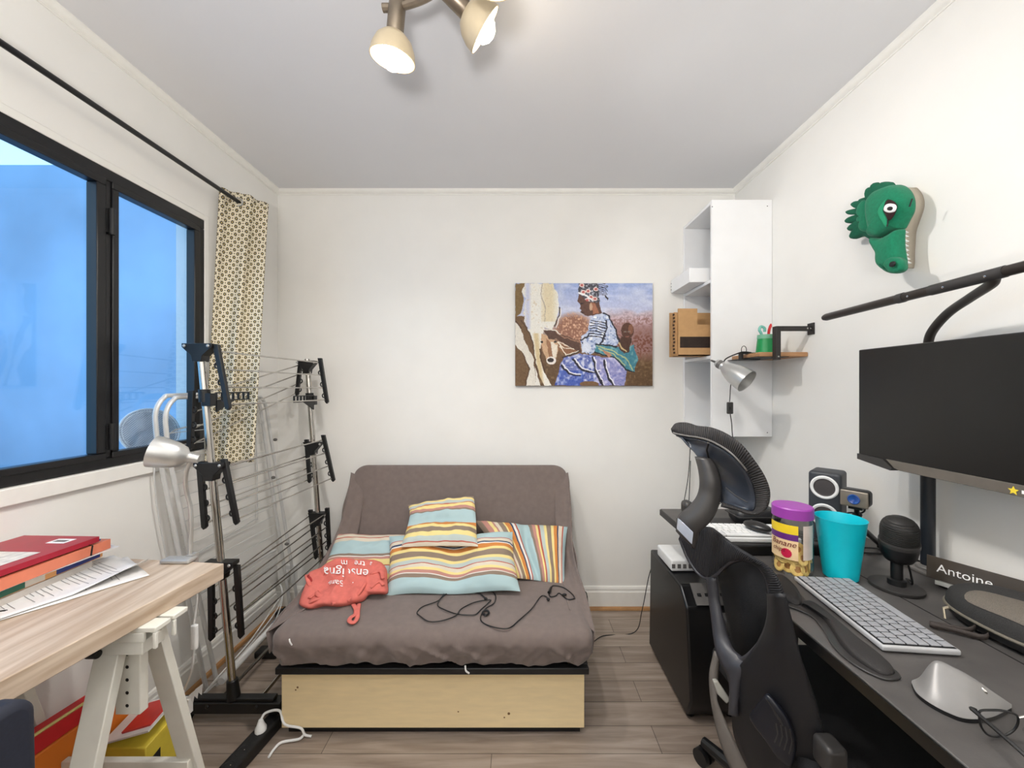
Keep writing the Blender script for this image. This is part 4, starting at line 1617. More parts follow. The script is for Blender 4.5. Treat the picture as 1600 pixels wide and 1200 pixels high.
# pole and cables between the airer and the wall
wp = thing('broom_pole', 'white pole with grey wrapped end lying along the floor beneath the clothes airer', 'pole', (-1.21, 1.8, 0))
m = MB().cyl((-1.200, 1.56, .105), (-1.225, 2.02, .105), .014, n=14)
part('shaft', m, white_plastic, wp)
m = MB().cyl((-1.221, 1.93, .105), (-1.225, 2.04, .105), .0165, n=14)
part('grip', m, M('grey_tape', (120, 132, 150), .6), wp)
wc = thing('wall_cable', 'white cables trailing along the floor by the left wall to a socket', 'cable', (-1.36, 1.9, 0))
m = MB()
for k in range(3):
    m.tube(spl([V((-1.33 + .02 * k, 1.45, .008)), V((-1.30 + .012 * k, 1.62, .02 + .02 * k)), V((-1.27 + .01 * k, 1.80, .05 + .03 * k)), V((-1.28 + .006 * k, 2.02, .06 + .05 * k)), V((-1.30, 2.13, .12 + .02 * k)), V((-1.33, 2.16, .20))], 8), .003, 6)
part('wire', m, white_plastic, wc)
m = MB().rbox((-1.33, 2.205, .22), (.05, .035, .06), .008, (2, 2, 2))
m.bb(-1.37, -1.29, 2.24, 2.263, .16, .26)
part('socket_plate', m, white_plastic, wc)
m = MB().rbox((-1.20, 1.86, .018), (.11, .06, .034), .01, (3, 3, 2))
part('adapter', m, black_plastic, wc)

# ------------------------------------------------------------------ white wall shelf in the far right corner
shf = thing('wall_shelf', 'tall white open shelf unit hung in the far right corner', 'shelf', (1.13, 2.1, 1.05))
part('side_panel', MB().bb(.982, XR - .001, 1.930, 1.946, 1.052, 2.244), white_board, shf, bevel=.0015)
part('side_panel', MB().bb(.982, XR - .001, YB - .018, YB - .002, 1.052, 2.244), white_board, shf, bevel=.0015)
part('back_panel', MB().bb(XR - .006, XR - .001, 1.946, YB - .018, 1.06, 2.24), white_board, shf)
for z, nm in ((2.228, 'shelf_board'), (1.832, 'shelf_board'), (1.446, 'shelf_board'), (1.062, 'shelf_board')):
    part(nm, MB().bb(.984, XR - .006, 1.946, YB - .018, z, z + .016), white_board, shf, bevel=.0015)
m = MB()
for px, py in ((1113, 323), (1199, 322), (1113, 676), (1199, 676)):
    m.lathe(P(px, py, 1.9298), [(0, .0004), (.003, 0)], 8, frame_z((0, -1, 0)))
part('screw_cap', m, mid_grey, shf)
m = MB().bb(.903, XR - .01, 2.005, YB - .02, 1.850, 1.925)
lk = thing('floating_shelf', 'thick white shelf board resting in the white shelf unit', 'shelf', (1.1, 2.13, 1.85))
part('board', m, white_board, lk, bevel=.002)
m = MB()
for z in (1.87, 1.888, 1.905):
    m.lathe((.9028, 2.24, z), [(0, .0005), (.004, 0)], 8, frame_z((-1, 0, 0)))
part('dowel_hole', m, ink_black, lk)
cdT = thing('cardboard_box', 'brown cardboard box with a dark slot inside the white shelf unit', 'box', (1.05, 2.05, 1.462))
m = MB()
m.poly([V((.836, 1.985, 1.463)), V((1.27, 1.985, 1.463)), V((1.27, 1.985, 1.625)), V((.935, 1.985, 1.625)), V((.935, 1.985, 1.708)), V((.836, 1.985, 1.708))], (0, .007, 0))
m.poly([V((.822, 2.06, 1.463)), V((1.27, 2.06, 1.463)), V((1.27, 2.06, 1.70)), V((.822, 2.06, 1.70))], (0, .007, 0))
m.bb(.836, 1.27, 1.985, 2.066, 1.463, 1.469)
for k in range(5):
    m.bb(.818 + .003 * (k % 2), .836, 1.995 + k * .014, 2.001 + k * .014, 1.465, 1.69 - .01 * k)
part('carton', m, card, cdT)
part('slot', MB().bb(.845, 1.0, 1.9838, 1.9855, 1.505, 1.562), M('slot_dark', (44, 30, 22), .8, noise=.3, nscale=40), cdT)
m = MB()
for k in range(12):
    m.box((.8175, 1.99 + .004 * (k % 3), 1.48 + k * .018), (.006, .012, .010))
part('torn_edge', m, M('dark_card_edge', (70, 48, 32), .9), cdT)  # dark layered card edges at the carton's left end

# small raw wood shelf with upside-down bracket
ws = thing('wood_shelf', 'raw wooden shelf board fixed beside the white unit', 'shelf', (1.17, 1.8, 1.436))
part('board', MB().poly([V((1.070, 1.692, 1.436)), V((1.286, 1.692, 1.436)), V((1.286, 1.928, 1.436)), V((1.080, 1.928, 1.436))], (0, 0, .020)), wood_shelf, ws, bevel=.004)
bkT = MB()
bkT.bb(1.126, 1.146, 1.664, 1.690, 1.420, 1.566)
bkT.bb(1.146, 1.286, 1.664, 1.684, 1.546, 1.566)
bkT.bb(1.281, 1.2865, 1.655, 1.692, 1.53, 1.58)
bkT.bb(1.060, 1.20, 1.690, 1.93, 1.4335, 1.4358)
bo_ = part('bracket', bkT, M('bracket_black', (40, 36, 34), .5), ws, bevel=.001)
for x, z in ((1.136, 1.434), (1.262, 1.556), (1.276, 1.556)):
    part('screw', MB().lathe((x, 1.6638, z), [(0, .001), (.0035, 0)], 10, frame_z((0, -1, 0))), chrome, bo_)
pot = thing('pencil_pot', 'small green plastic pot on the raw wood shelf', 'pot', (1.148, 1.77, 1.456))
m = MB().lathe((1.148, 1.77, 1.4565), [(0, 0), (.040, 0), (.033, .068), (.032, .085), (.029, .085), (.030, .06), (.036, .006), (0, .006)], 24)
part('pot_body', m, M('green_plastic', (12, 140, 74), .35), pot)
m = MB().lathe((1.148, 1.77, 1.4565), [(.0335, .066), (.0345, .07), (.0335, .085), (.032, .085), (.0322, .066), (.0335, .066)], 24)
part('rim_band', m, M('pale_green', (110, 170, 140), .4), pot)
m = MB().tube(spl([V((1.153, 1.765, 1.48)), V((1.158, 1.762, 1.555)), V((1.163, 1.760, 1.578)), V((1.166, 1.76, 1.592))], 4), [.008] * 8 + [.009, .008, .007, .005, .003], 10, flat=.6)
solo('red_pen', m, M('red_plastic', (206, 30, 36), .4), 'red plastic handle standing in the small green pot', 'pen')
m = MB().tube(spl([V((1.135, 1.765, 1.49)), V((1.122, 1.76, 1.545)), V((1.112, 1.758, 1.562)), V((1.118, 1.757, 1.578)), V((1.134, 1.757, 1.572)), V((1.138, 1.76, 1.555))], 6), .006, 8)
solo('glass_swizzle', m, M('aqua_glass', (120, 190, 176), .15), 'pale aqua curled trinket standing in the small green pot', 'trinket')

# clip lamp on the wood shelf
cl = thing('clip_lamp', 'silver clip lamp with black cord clipped to the raw wood shelf', 'lamp', (1.05, 1.80, 1.44))
hc = P(1121, 567, 1.80)
ha = (P(1164, 594, 1.70) - hc).normalized()
R = frame_z(ha)
m = MB().lathe(hc, [(0, -.004), (.016, -.004), (.019, .004), (.019, .034), (.024, .040), (.032, .056), (.044, .09), (.050, .125), (.0535, .158), (.0515, .156), (.046, .12), (.038, .085), (.026, .052), (0, .046)], 30, R)
part('lamp_shade', m, silver, cl)
m = MB().lathe(hc, [(.0193, .006), (.0205, .008), (.0205, .022), (.0193, .024)], 24, R)
m.cyl(hc, hc + V((-.03, 0, .012)), .006, .004, 10)
part('switch_collar', m, mid_grey, cl)
part('bulb', MB().ell(hc + ha * .10, (.026, .026, .036), 14, 10, R), M('unlit_bulb', (226, 228, 230)), cl)
m = MB().tube(spl([hc + ha * .03, hc + V((.05, .02, .02)), V((1.045, 1.80, 1.462)), V((1.072, 1.80, 1.466)), V((1.10, 1.80, 1.463))], 5), .003, 8)
m.tube([V((1.06 + .012 * math.cos(a), 1.79, 1.475 + .018 * math.sin(a))) for a in [i * math.pi / 8 for i in range(16)]], .0016, 6, closed=True)
m.bb(1.05, 1.13, 1.78, 1.81, 1.4565, 1.462)
m.bb(1.05, 1.13, 1.78, 1.81, 1.428, 1.4335)
m.bb(1.046, 1.052, 1.78, 1.81, 1.428, 1.462)
part('clip', m, black_plastic, cl)
cx0 = P(1141, 590, 1.86)
m = MB().tube(spl([hc + V((.01, .02, -.005)), P(1141, 585, 1.86), P(1141, 610, 1.88), P(1140, 628, 1.88)], 5), .0022, 6)
m.tube(spl([P(1141, 647, 1.88), P(1143, 660, 1.885), P(1144, 675, 1.89), P(1146, 720, 1.91), P(1130, 780, 2.0), V((1.05, 2.05, .60)), V((1.0, 2.1, .01))], 6), .0022, 6)
part('cord', m, black_plastic, cl)
m = MB().rbox(P(1140.5, 637.5, 1.88), (.028, .016, .058), .005, (2, 2, 3))
so = part('cord_switch', m, dark_grey, cl)
part('rocker', MB().rbox(P(1140.5, 638, 1.87), (.011, .006, .018), .003, (2, 2, 2)), black_plastic, so)

# ------------------------------------------------------------------ green felt crocodile head on the right wall
cr = thing('crocodile_head', 'green felt crocodile head mounted on the right wall', 'wall ornament', (XR, 1.35, 1.68))
FX = 1.212


def cp(pts, X=FX):
    out = []
    for (cx_, cy_) in pts:
        px, py = 1310 + cx_ / 7.06, 270 + cy_ / 7.06
        Y = X * F / (px - CX)
        out.append(P(px, py, Y))
    return out


WN = V((-1, 0, 0))
crest = [(610, 120), (560, 100), (500, 100), (460, 125), (430, 105), (395, 120), (400, 165), (350, 158), (328, 190), (345, 245), (400, 255), (330, 265), (260, 285), (245, 305), (190, 315), (158, 345), (190, 375), (240, 385), (150, 405), (98, 430), (130, 460), (210, 465), (130, 495), (88, 535), (120, 558), (220, 560), (150, 590), (115, 625), (150, 645), (230, 650), (160, 680), (143, 720), (190, 730), (290, 700), (380, 740), (450, 720), (560, 600), (640, 420), (660, 240)]
part('crest', MB().puff(spl(cp(crest, 1.24), 3, True), WN, .022, back=.2, ctr=cp([(420, 440)], 1.24)[0]), green_dark, cr, angle=180)
part('crest', MB().puff(spl(cp([(390, 360), (300, 300), (250, 340), (225, 400), (230, 450), (300, 455), (235, 490), (235, 545), (310, 550), (255, 590), (265, 640), (330, 655), (400, 640), (420, 600), (400, 450)], 1.222), 3, True), WN, .016, back=.3), green_felt, cr, angle=180)
face = [(620, 135), (700, 140), (770, 185), (815, 260), (830, 340), (820, 430), (780, 510), (740, 590), (715, 620), (640, 650), (560, 690), (510, 712), (430, 710), (400, 690), (420, 640), (410, 580), (390, 480), (385, 380), (390, 300), (430, 230), (500, 180)]
part('face', MB().puff(spl(cp(face), 4, True), WN, .045, back=.15), green_felt, cr, angle=180)
snout = [(400, 715), (510, 720), (600, 680), (715, 620), (722, 720), (725, 820), (740, 920), (748, 1000), (720, 1080), (640, 1112), (580, 1095), (500, 1030), (480, 960), (480, 880), (440, 810)]
part('mount', MB().bb(1.222, XR - .001, 1.235, 1.275, 1.83, 1.90), green_dark, cr, bevel=.01)
part('snout', MB().puff(spl(cp(snout, 1.206), 4, True), WN, .034, back=.15), green_felt, cr, angle=180)
part('nose', MB().puff(spl(cp([(520, 1010), (560, 950), (620, 930), (690, 945), (725, 1000), (720, 1070), (640, 1110), (570, 1085)], 1.172), 4, True), WN, .014, back=.8), green_felt, cr, angle=180)
part('nostril', MB().puff(spl(cp([(565, 1030), (575, 990), (610, 975), (630, 990), (620, 1025), (590, 1040)], 1.150), 3, True), WN, .004), ink_black, cr, 'black felt nostril')
part('nose', MB().puff(cp([(470, 1005), (530, 1040), (560, 1080), (500, 1040)], 1.18), WN, .01), green_dark, cr)
part('jaw', MB().puff(spl(cp([(740, 165), (805, 210), (843, 300), (840, 400), (800, 520), (760, 640), (750, 760), (742, 900), (740, 1010), (720, 1050), (660, 900), (640, 600), (640, 300)], 1.255), 4, True), WN, .02, back=1.5), M('grey_felt', (176, 166, 150), .95, bump=.2, bscale=500), cr, 'beige grey felt lower jaw', angle=180)
for k, (ty, tx, s) in enumerate(((655, 722, 48), (700, 724, 48), (752, 726, 48), (805, 728, 42), (852, 732, 40), (905, 738, 34), (950, 744, 44), (992, 750, 52))):
    part('tooth', MB().puff(cp([(tx, ty - 24), (tx + s, ty + 4), (tx + 2, ty + 22)], 1.222), WN, .006, back=.5), white_ink, cr, 'white felt tooth')
part('eye_lid', MB().puff(spl(cp([(545, 285), (490, 330), (440, 420), (455, 480), (500, 560), (530, 600), (545, 520), (510, 430), (510, 350)], 1.163), 3, True), WN, .006), M('light_green_felt', (36, 146, 104), .95), cr)
part('eye_patch', MB().puff(spl(cp([(545, 298), (600, 310), (645, 360), (630, 430), (590, 500), (555, 525), (530, 470), (505, 420), (515, 350)], 1.160), 3, True), WN, .005), M('maroon_felt', (44, 16, 18), .95), cr, 'dark maroon felt eye patch')
part('eye_white', MB().puff(spl(cp([(570, 338), (620, 348), (638, 380), (620, 425), (570, 442), (520, 428), (505, 400), (525, 355)], 1.156), 3, True), WN, .005), white_ink, cr, 'white felt eye ring')
part('pupil', MB().puff(spl(cp([(570, 372), (595, 378), (598, 400), (575, 416), (548, 410), (545, 388)], 1.151), 3, True), WN, .004), ink_black, cr, 'black felt pupil')
m = MB().tube(cp([(545, 520), (545, 560), (535, 595)], 1.160), .0018, 5)
m.tube(cp([(815, 285), (800, 330), (785, 375)], 1.18), .0022, 5)
part('stitching', m, ink_black, cr)

# ------------------------------------------------------------------ black desk, right
DZ = .75
DX = .652
desk = thing('desk', 'long black laminate desk along the right wall', 'desk', (.97, .8, 0))
part('desktop', MB().bb(DX, XR - .004, -.10, 1.74, DZ - .028, DZ), desk_m, desk, bevel=.002)
part('edge_strip', MB().bb(DX - .003, DX, -.10, 1.74, DZ - .027, DZ - .003), M('gloss_black_edge', (10, 10, 11), .3), desk)
m = MB().bb(1.004, 1.0065, -.10, 1.30, DZ, DZ + .0008)
part('seam', m, ink_black, desk)
for y, xa_ in ((-.05, DX + .06), (1.69, DX + .25)):
    m = MB()
    m.bb(xa_, xa_ + .04, y - .02, y + .02, .02, DZ - .028)
    m.bb(XR - .10, XR - .06, y - .02, y + .02, .02, DZ - .028)
    m.bb(xa_ - .02, XR - .04, y - .025, y + .025, 0, .025)
    part('leg', m, black_paint, desk, bevel=.003)
part('cross_rail', MB().bb(XR - .09, XR - .07, -.03, 1.67, .55, .62), black_paint, desk)

kw = M('keyboard_silver', (184, 184, 185), .4, .15, noise=.02)
kc = M('keycap_silver', (150, 151, 155), .5, noise=.02)


def keyboard(T, origin, ang, L, W, z0, th, rows, body_m, key_m, bed_m, keyh=.003, gap=.0022, tilt=0.):
    """origin: centre; long side along local x"""
    R = Matrix.Translation(V(origin)) @ Matrix.Rotation(ang, 4, 'Z') @ Matrix.Rotation(tilt, 4, 'X')
    m = MB()
    m.rbox((0, 0, th / 2), (L, W, th), min(.004, th * .45), (6, 4, 2))
    m.v = [R @ p for p in m.v]
    part('case', m, body_m, T)
    m = MB().box((0, 0, th + .0003), (L - .010, W - .010, .0006))
    m.v = [R @ p for p in m.v]
    part('key_bed', m, bed_m, T)
    n = len(rows)
    rh = (W - .012) / n
    protos = {}
    off = OFF[T.name]
    for j, row in enumerate(rows):
        tot = sum(row)
        x = -L / 2 + .006
        for wd in row:
            kwid = wd / tot * (L - .012)
            key = round(kwid, 4)
            c = R @ V((x + kwid / 2, W / 2 - .006 - (j + .5) * rh, th + .0006))
            if key not in protos:
                k = MB().rbox((0, 0, keyh / 2), (kwid - gap, rh - gap, keyh), min(.0012, keyh * .4), (1, 1, 1))
                me = mesh_of('key', k, key_m, V())
                protos[key] = bpy.data.objects.new('key', me)
                ko = protos[key]
            else:
                ko = protos[key].copy()
            COL.objects.link(ko)
            ko.parent = T
            ko.location = c - off
            ko.rotation_euler = R.to_euler()
            x += kwid


ROWS = [[1] * 15, [1] * 13 + [1.6], [1.5] + [1] * 12 + [1.2], [1.8] + [1] * 11 + [2], [1.3] + [1] * 11 + [2.2], [1, 1, 1, 1.2, 5, 1, 1, 1, 1, 1]]
kb = thing('keyboard', 'compact silver wireless keyboard on the desk beside the black wrist rest', 'keyboard', (.843, .934, DZ))
ka = math.atan2(-.293, -.030)
keyboard(kb, (.845, .934, DZ + .003), ka + math.pi, .298, .148, DZ, .012, ROWS, kw, kc, black_plastic, tilt=0, gap=.0034)

# wrist rest
wrs = thing('wrist_rest', 'black padded wavy wrist rest in front of the silver keyboard', 'wrist rest', (.71, .95, DZ))
o1 = [(1408, 1060), (1385, 1064), (1350, 1050), (1320, 1030), (1300, 1010), (1285, 985), (1268, 965), (1248, 955), (1225, 945), (1205, 925), (1200, 905), (1222, 900), (1246, 925), (1275, 955), (1310, 985), (1350, 1015), (1390, 1042)]
part('base_pad', MB().poly(spl([G(a, b_, DZ + .001) for a, b_ in o1], 4, True), (0, 0, .004)), dark_grey, wrs, bevel=.0015)
o2 = [(1398, 1050), (1380, 1054), (1345, 1035), (1318, 1012), (1300, 985), (1282, 962), (1262, 948), (1252, 945), (1262, 940), (1280, 950), (1310, 975), (1345, 1005), (1380, 1032)]
cen = sum([G(a, b_, DZ) for a, b_ in o2], V()) / len(o2)
part('cushion', MB().puff(spl([G(a, b_, DZ + .006) for a, b_ in o2], 4, True), (0, 0, 1), .012, back=.1), M('wrist_fabric', (36, 33, 32), .75, noise=.1, bump=.2, bscale=600), wrs, angle=180)
o3 = [(1252, 944), (1228, 938), (1208, 918), (1203, 903), (1222, 900), (1246, 922)]
part('cushion', MB().puff(spl([G(a, b_, DZ + .006) for a, b_ in o3], 4, True), (0, 0, 1), .010, back=.1), M('wrist_fabric', (46, 42, 41)), wrs, angle=180)

# vertical mouse, lofted from base outline to a fin
vm = thing('vertical_mouse', 'grey vertical computer mouse on the desk near the front edge', 'computer mouse', G(1500, 1090, DZ))
near_ = spl([G(a, b_, DZ + .007) for a, b_ in ((1424, 1066), (1432, 1082), (1452, 1098), (1480, 1113), (1510, 1123), (1548, 1121), (1581, 1106))], 6)
far_ = spl([G(a, b_, DZ + .007) for a, b_ in ((1425, 1064), (1438, 1062), (1462, 1066), (1495, 1075), (1525, 1085), (1553, 1095), (1581, 1104))], 6)
hts = spl([(0, 0, h_) for h_ in (.0015, .010, .047, .045, .036, .021, .004)], 6)
ns = len(near_)
M1, M2 = 14, 7


def mouse_pt(i, k):
    a, b, h_ = near_[i], far_[i], max(.001, hts[i].z)
    rg_ = a.lerp(b, .74)
    if k <= M1:
        w_ = k / M1
        p = a.lerp(rg_, w_ ** .9)
        return p + V((0, 0, h_ * (w_ ** 1.7 * .55 + .45 * math.sin(w_ * math.pi / 2))))
    w_ = (k - M1) / M2
    p = rg_.lerp(b, math.sin(w_ * math.pi / 2))
    return p + V((0, 0, h_ * math.cos(w_ * math.pi / 2) ** .8 if w_ < 1 else 0))


vs, fs = [], []
NK = M1 + M2 + 1
for i in range(ns):
    vs += [mouse_pt(i, k) for k in range(NK)]
for i in range(ns - 1):
    for k in range(NK - 1):
        fs.append((i * NK + k, i * NK + k + 1, (i + 1) * NK + k + 1, (i + 1) * NK + k))
    fs.append((i * NK, (i + 1) * NK, (i + 1) * NK + NK - 1, i * NK + NK - 1))
part('shell', MB().add(vs, fs), M('mouse_grey', (132, 130, 128), .4, .2, noise=.05), vm, angle=75)
base = near_ + list(reversed(far_))[1:-1]
part('base', MB().poly([p + V((0, 0, -.0065)) for p in base], (0, 0, .006)), black_plastic, vm)
m = MB().ell(G(1530, 1075, DZ + .03), (.004, .012, .006), 12, 8)
part('scroll_wheel', m, chrome, vm)

# glasses
gl = thing('eyeglasses', 'thin black-framed eyeglasses standing open on the desk by the mouse', 'eyeglasses', G(1560, 1160, DZ))
lens = [(.719, .797), (.735, .7985), (.757, .797), (.776, .790), (.780, .778), (.776, .766), (.766, .757), (.750, .753), (.735, .757), (.724, .770), (.719, .786)]
for dx in (0, .080):
    pts = [V((x + dx if dx == 0 else .862 - (x - .719), .600 - (z - .75) * .10 + (.004 if dx else 0), z)) for x, z in lens]
    cu = spl(pts, 5, True)
    lo = part('rim', MB().tube(cu, .0016, 6, closed=True), black_plastic, gl)
    part('lens', MB().poly(cu, (0, .0012, 0)), lens_m, lo, smooth=False)
part('bridge', MB().tube(spl([V((.779, .598, .784)), V((.790, .594, .790)), V((.802, .598, .784))], 5), .0016, 6), chrome, gl)
m = MB()
for sx_ in (.783, .798):
    m.ell((sx_, .590, .770), (.003, .004, .006), 8, 6)
part('nose_pad', m, clear_m, gl)
part('temple', MB().tube(spl([V((.717, .600, .795)), V((.706, .596, .800)), V((.704, .585, .800)), V((.695, .53, .797)), V((.690, .47, .785)), V((.688, .455, .757))], 5), .0028, 6), black_plastic, gl)
part('temple', MB().tube(spl([V((.861, .604, .795)), V((.868, .600, .798)), V((.868, .585, .798)), V((.862, .52, .795)), V((.857, .47, .783)), V((.855, .455, .757))], 5), .0028, 6), black_plastic, gl)

# microphone
mc = thing('microphone', 'small black desk microphone on a round base', 'microphone', G(1400, 919, DZ))
c = G(1400, 919, DZ)
part('base', MB().lathe(c, [(0, 0), (.055, 0), (.057, .003), (.057, .009), (.054, .011), (0, .011)], 40), dark_grey, mc)
stem = MB().lathe(c + V((.002, 0, .011)), [(.020, 0), (.020, .014), (.013, .016), (.013, .07)], 20)
part('stem', stem, black_plastic, mc)
R = Matrix.Rotation(math.radians(10), 4, 'X') @ Matrix.Rotation(math.radians(-8), 4, 'Y')
cc = c + V((.008, 0, .118))
prof = [(0, -.050), (.018, -.048), (.031, -.040), (.038, -.026), (.0405, -.008), (.0405, .006)]
bm_ = part('capsule', MB().lathe(cc, prof, 32, R), black_plastic, mc)
part('band', MB().lathe(cc, [(.0405, .002), (.0425, .003), (.0425, .013), (.0405, .014)], 32, R), dark_grey, mc)
g = MB()
for k in range(12):
    z0_ = .014 + k * .0052
    rr_ = .0405 * (max(.02, 1 - (max(0, z0_ - .035) / .050) ** 3)) ** .6
    g.lathe(cc, [(rr_ - .0022, z0_), (rr_, z0_ + .0013), (rr_ - .0022, z0_ + .0026)], 28, R)
g.lathe(cc, [(.037, .012), (.0385, .03), (.038, .05), (.034, .066), (.022, .078), (0, .082)], 28, R)
part('grille', g, M('grille_black', (40, 39, 38), .5, .3), mc)
m = MB().tube(spl([cc + V((.014, -.01, -.045)), c + V((.028, -.012, .045)), c + V((.034, -.01, .016)), c + V((.05, .02, .016)), c + V((.07, .03, .004))], 5), .0025, 6)
part('cable', m, black_plastic, mc)

# turquoise cup
cu_c = G(1313, 901, DZ)
m = MB().lathe(cu_c, [(0, .0005), (.038, .0005), (.041, .003), (.060, .168), (.0615, .172), (.0595, .172), (.058, .168), (.0395, .006), (0, .005)], 48)
solo('cup', m, teal_m, 'turquoise plastic tumbler on the desk beside the banana chip jar', 'cup')

# jar
jc = G(1238, 892, DZ)
jar = thing('snack_jar', 'clear plastic jar with purple lid and banana chip label', 'jar', jc)
JR = .0515
part('jar_body', MB().lathe(jc, [(0, .001), (.046, .001), (JR, .007), (JR, .155), (.049, .164), (.049, .172)], 40), clear_m, jar)
part('lid', MB().lathe(jc, [(.049, .165), (.0525, .166), (.0525, .194), (.050, .1975), (0, .1985)], 40), purple_m, jar)


def wrap(a0, a1, z0_, z1_, r, seg=16):
    return MB().sheet(lambda u, v: jc + V((r * math.cos(a0 + (a1 - a0) * u), r * math.sin(a0 + (a1 - a0) * u), z0_ + (z1_ - z0_) * v)), seg, 2)


view = math.atan2(-jc.y, -jc.x)            # from the jar towards the camera
A0, A1 = view - 1.35, view + .27           # label spans the left half as seen from the chair


lab = part('label', wrap(A0, A1, .050, .150, JR + .0006), M('label_cream', (236, 204, 158), .6), jar)
part('label_band', wrap(A0, A1, .124, .150, JR + .0010), M('label_yellow', (240, 206, 40), .5), lab)
part('label_band', wrap(A0, A1, .106, .124, JR + .0010), M('label_purple', (96, 36, 120), .5), lab)
part('label_back', wrap(view + .55, view + 1.5, .052, .150, JR - .003), M('label_reverse', (222, 206, 196), .7), jar)


def on_jar(a_start, z, s=1.0):
    return lambda x, y: jc + V(((JR + .0018) * math.cos(a_start + x / JR), (JR + .0018) * math.sin(a_start + x / JR), z + y))


t = MB()
t.text('Banane', .023, on_jar(view - 1.12, .088), shear=.25)
t.text('chips', .018, on_jar(view - 1.05, .070), shear=.25)
part('lettering', t, M('label_red_ink', (110, 16, 34), .6), lab, smooth=False)
t = MB()
t.v = []
sa = view - .28
sp_ = [jc + V(((JR + .0016) * math.cos(sa), (JR + .0016) * math.sin(sa), .068))]
for rs_ in (.5, 1):
    for k in range(32):
        r_ = (.0125 if k % 2 else .0142) * rs_
        an = sa + r_ * math.cos(k * math.pi / 16) / JR
        sp_.append(jc + V(((JR + .0016) * math.cos(an), (JR + .0016) * math.sin(an), .068 + r_ * math.sin(k * math.pi / 16))))
t.add(sp_, [(0, 1 + k, 1 + (k + 1) % 32) for k in range(32)] + [(1 + k, 33 + k, 33 + (k + 1) % 32, 1 + (k + 1) % 32) for k in range(32)])
part('seal', t, M('label_seal', (196, 26, 70), .5), lab, smooth=False)
chipm = M('banana_chip', (232, 200, 120), .55, noise=.12, nscale=60)
chipc = M('banana_core', (178, 128, 70), .6, noise=.2, nscale=200)
cpb = MB()
cpb.lathe((0, 0, 0), [(0, -.0018), (.018, -.0018), (.0205, 0), (.018, .0022), (.009, .0012)], 18)
cpb.mi = 1
cpb.lathe((0, 0, 0), [(.009, .0012), (.005, .0019), (0, .0008)], 18)
chip_me = mesh_of('banana_chip', cpb, [chipm, chipc], V())
random.seed(11)
for k in range(20):
    o = bpy.data.objects.new('banana_chip', chip_me)
    COL.objects.link(o)
    ring = k % 8
    lay = k // 8
    a = view + (ring - 3.5) * .62 + lay * .33
    rr_ = .040 - .004 * (k % 2)
    o.location = jc + V((rr_ * math.cos(a), rr_ * math.sin(a), .024 + lay * .027 + random.uniform(-.003, .003)))
    tl_ = V((math.cos(a + random.uniform(-.3, .3)), math.sin(a), random.uniform(-.1, .45)))
    o.rotation_euler = tl_.to_track_quat('Z', 'Y').to_euler()
    o['label'] = 'dried banana slice inside the purple-lidded jar'
    o['category'] = 'banana chip'
    o['group'] = 'banana chips in the jar'

# laptop with the white keyboard, black mouse, case
lp_ = thing('laptop', 'flat black laptop under the white keyboard at the far end of the desk', 'laptop', (.83, 1.40, DZ))
part('base', MB().rbox((.83, 1.385, DZ + .018), (.40, .27, .034), .006, (6, 4, 2)), black_plastic, lp_)
part('deck', MB().bb(.64, 1.02, 1.257, 1.512, DZ + .0351, DZ + .0356), dark_grey, lp_)
kk = MB()
for i in range(4):
    for j in range(6):
        kk.box((.945 + i * .02, 1.29 + j * .02, DZ + .0365), (.017, .017, .003))
part('keys', kk, black_plastic, lp_)
wk = thing('keyboard', 'white keyboard lying on the black laptop behind the chair', 'keyboard', (.775, 1.33, DZ + .036))
keyboard(wk, (.775, 1.330, DZ + .0365), math.radians(-3), .33, .125, DZ, .016, [[1] * 15, [1] * 13 + [1.7], [1.5] + [1] * 11 + [1.8], [1.8] + [1] * 10 + [2.2], [1.2, 1.2, 1.2, 6, 1.2, 1.2, 1.2]], white_plastic, white_plastic, mid_grey, keyh=.006, gap=.003)
sm_ = thing('computer_mouse', 'small black oval mouse lying on the white keyboard', 'computer mouse', P(1183, 834, 1.33))
q = P(1183, 836, 1.315)
zc = DZ + .0365 + .016 + .0066
part('shell', MB().ell((q.x, q.y, zc + .015), (.026, .046, .0155), 24, 14, Matrix.Rotation(.5, 4, 'Z')), M('mouse_black', (34, 33, 32), .3), sm_)
part('scroll_wheel', MB().ell((q.x - .008, q.y + .018, zc + .0285), (.003, .006, .003), 10, 8), dark_grey, sm_)
bcase = thing('zip_case', 'black soft zip case behind the white keyboard', 'case', (.90, 1.46, DZ + .036))
m = MB().rbox((.905, 1.462, DZ + .036 + .029), (.17, .09, .056), .026, (6, 4, 2))
part('case_body', m, M('case_black', (26, 26, 28), .4, noise=.15, bump=.15, bscale=300), bcase)
part('zip', MB().rbox((.905, 1.462, DZ + .068), (.174, .094, .005), .0024, (6, 4, 1)), dark_grey, bcase)
rl = MB().lathe((.985, 1.585, DZ), [(0, 0), (.03, 0), (.032, .08), (.026, .088), (0, .09)], 20)
solo('cream_pot', rl, M('cream_plastic', (216, 208, 190), .5), 'cream round pot half hidden behind the jar lid', 'pot')

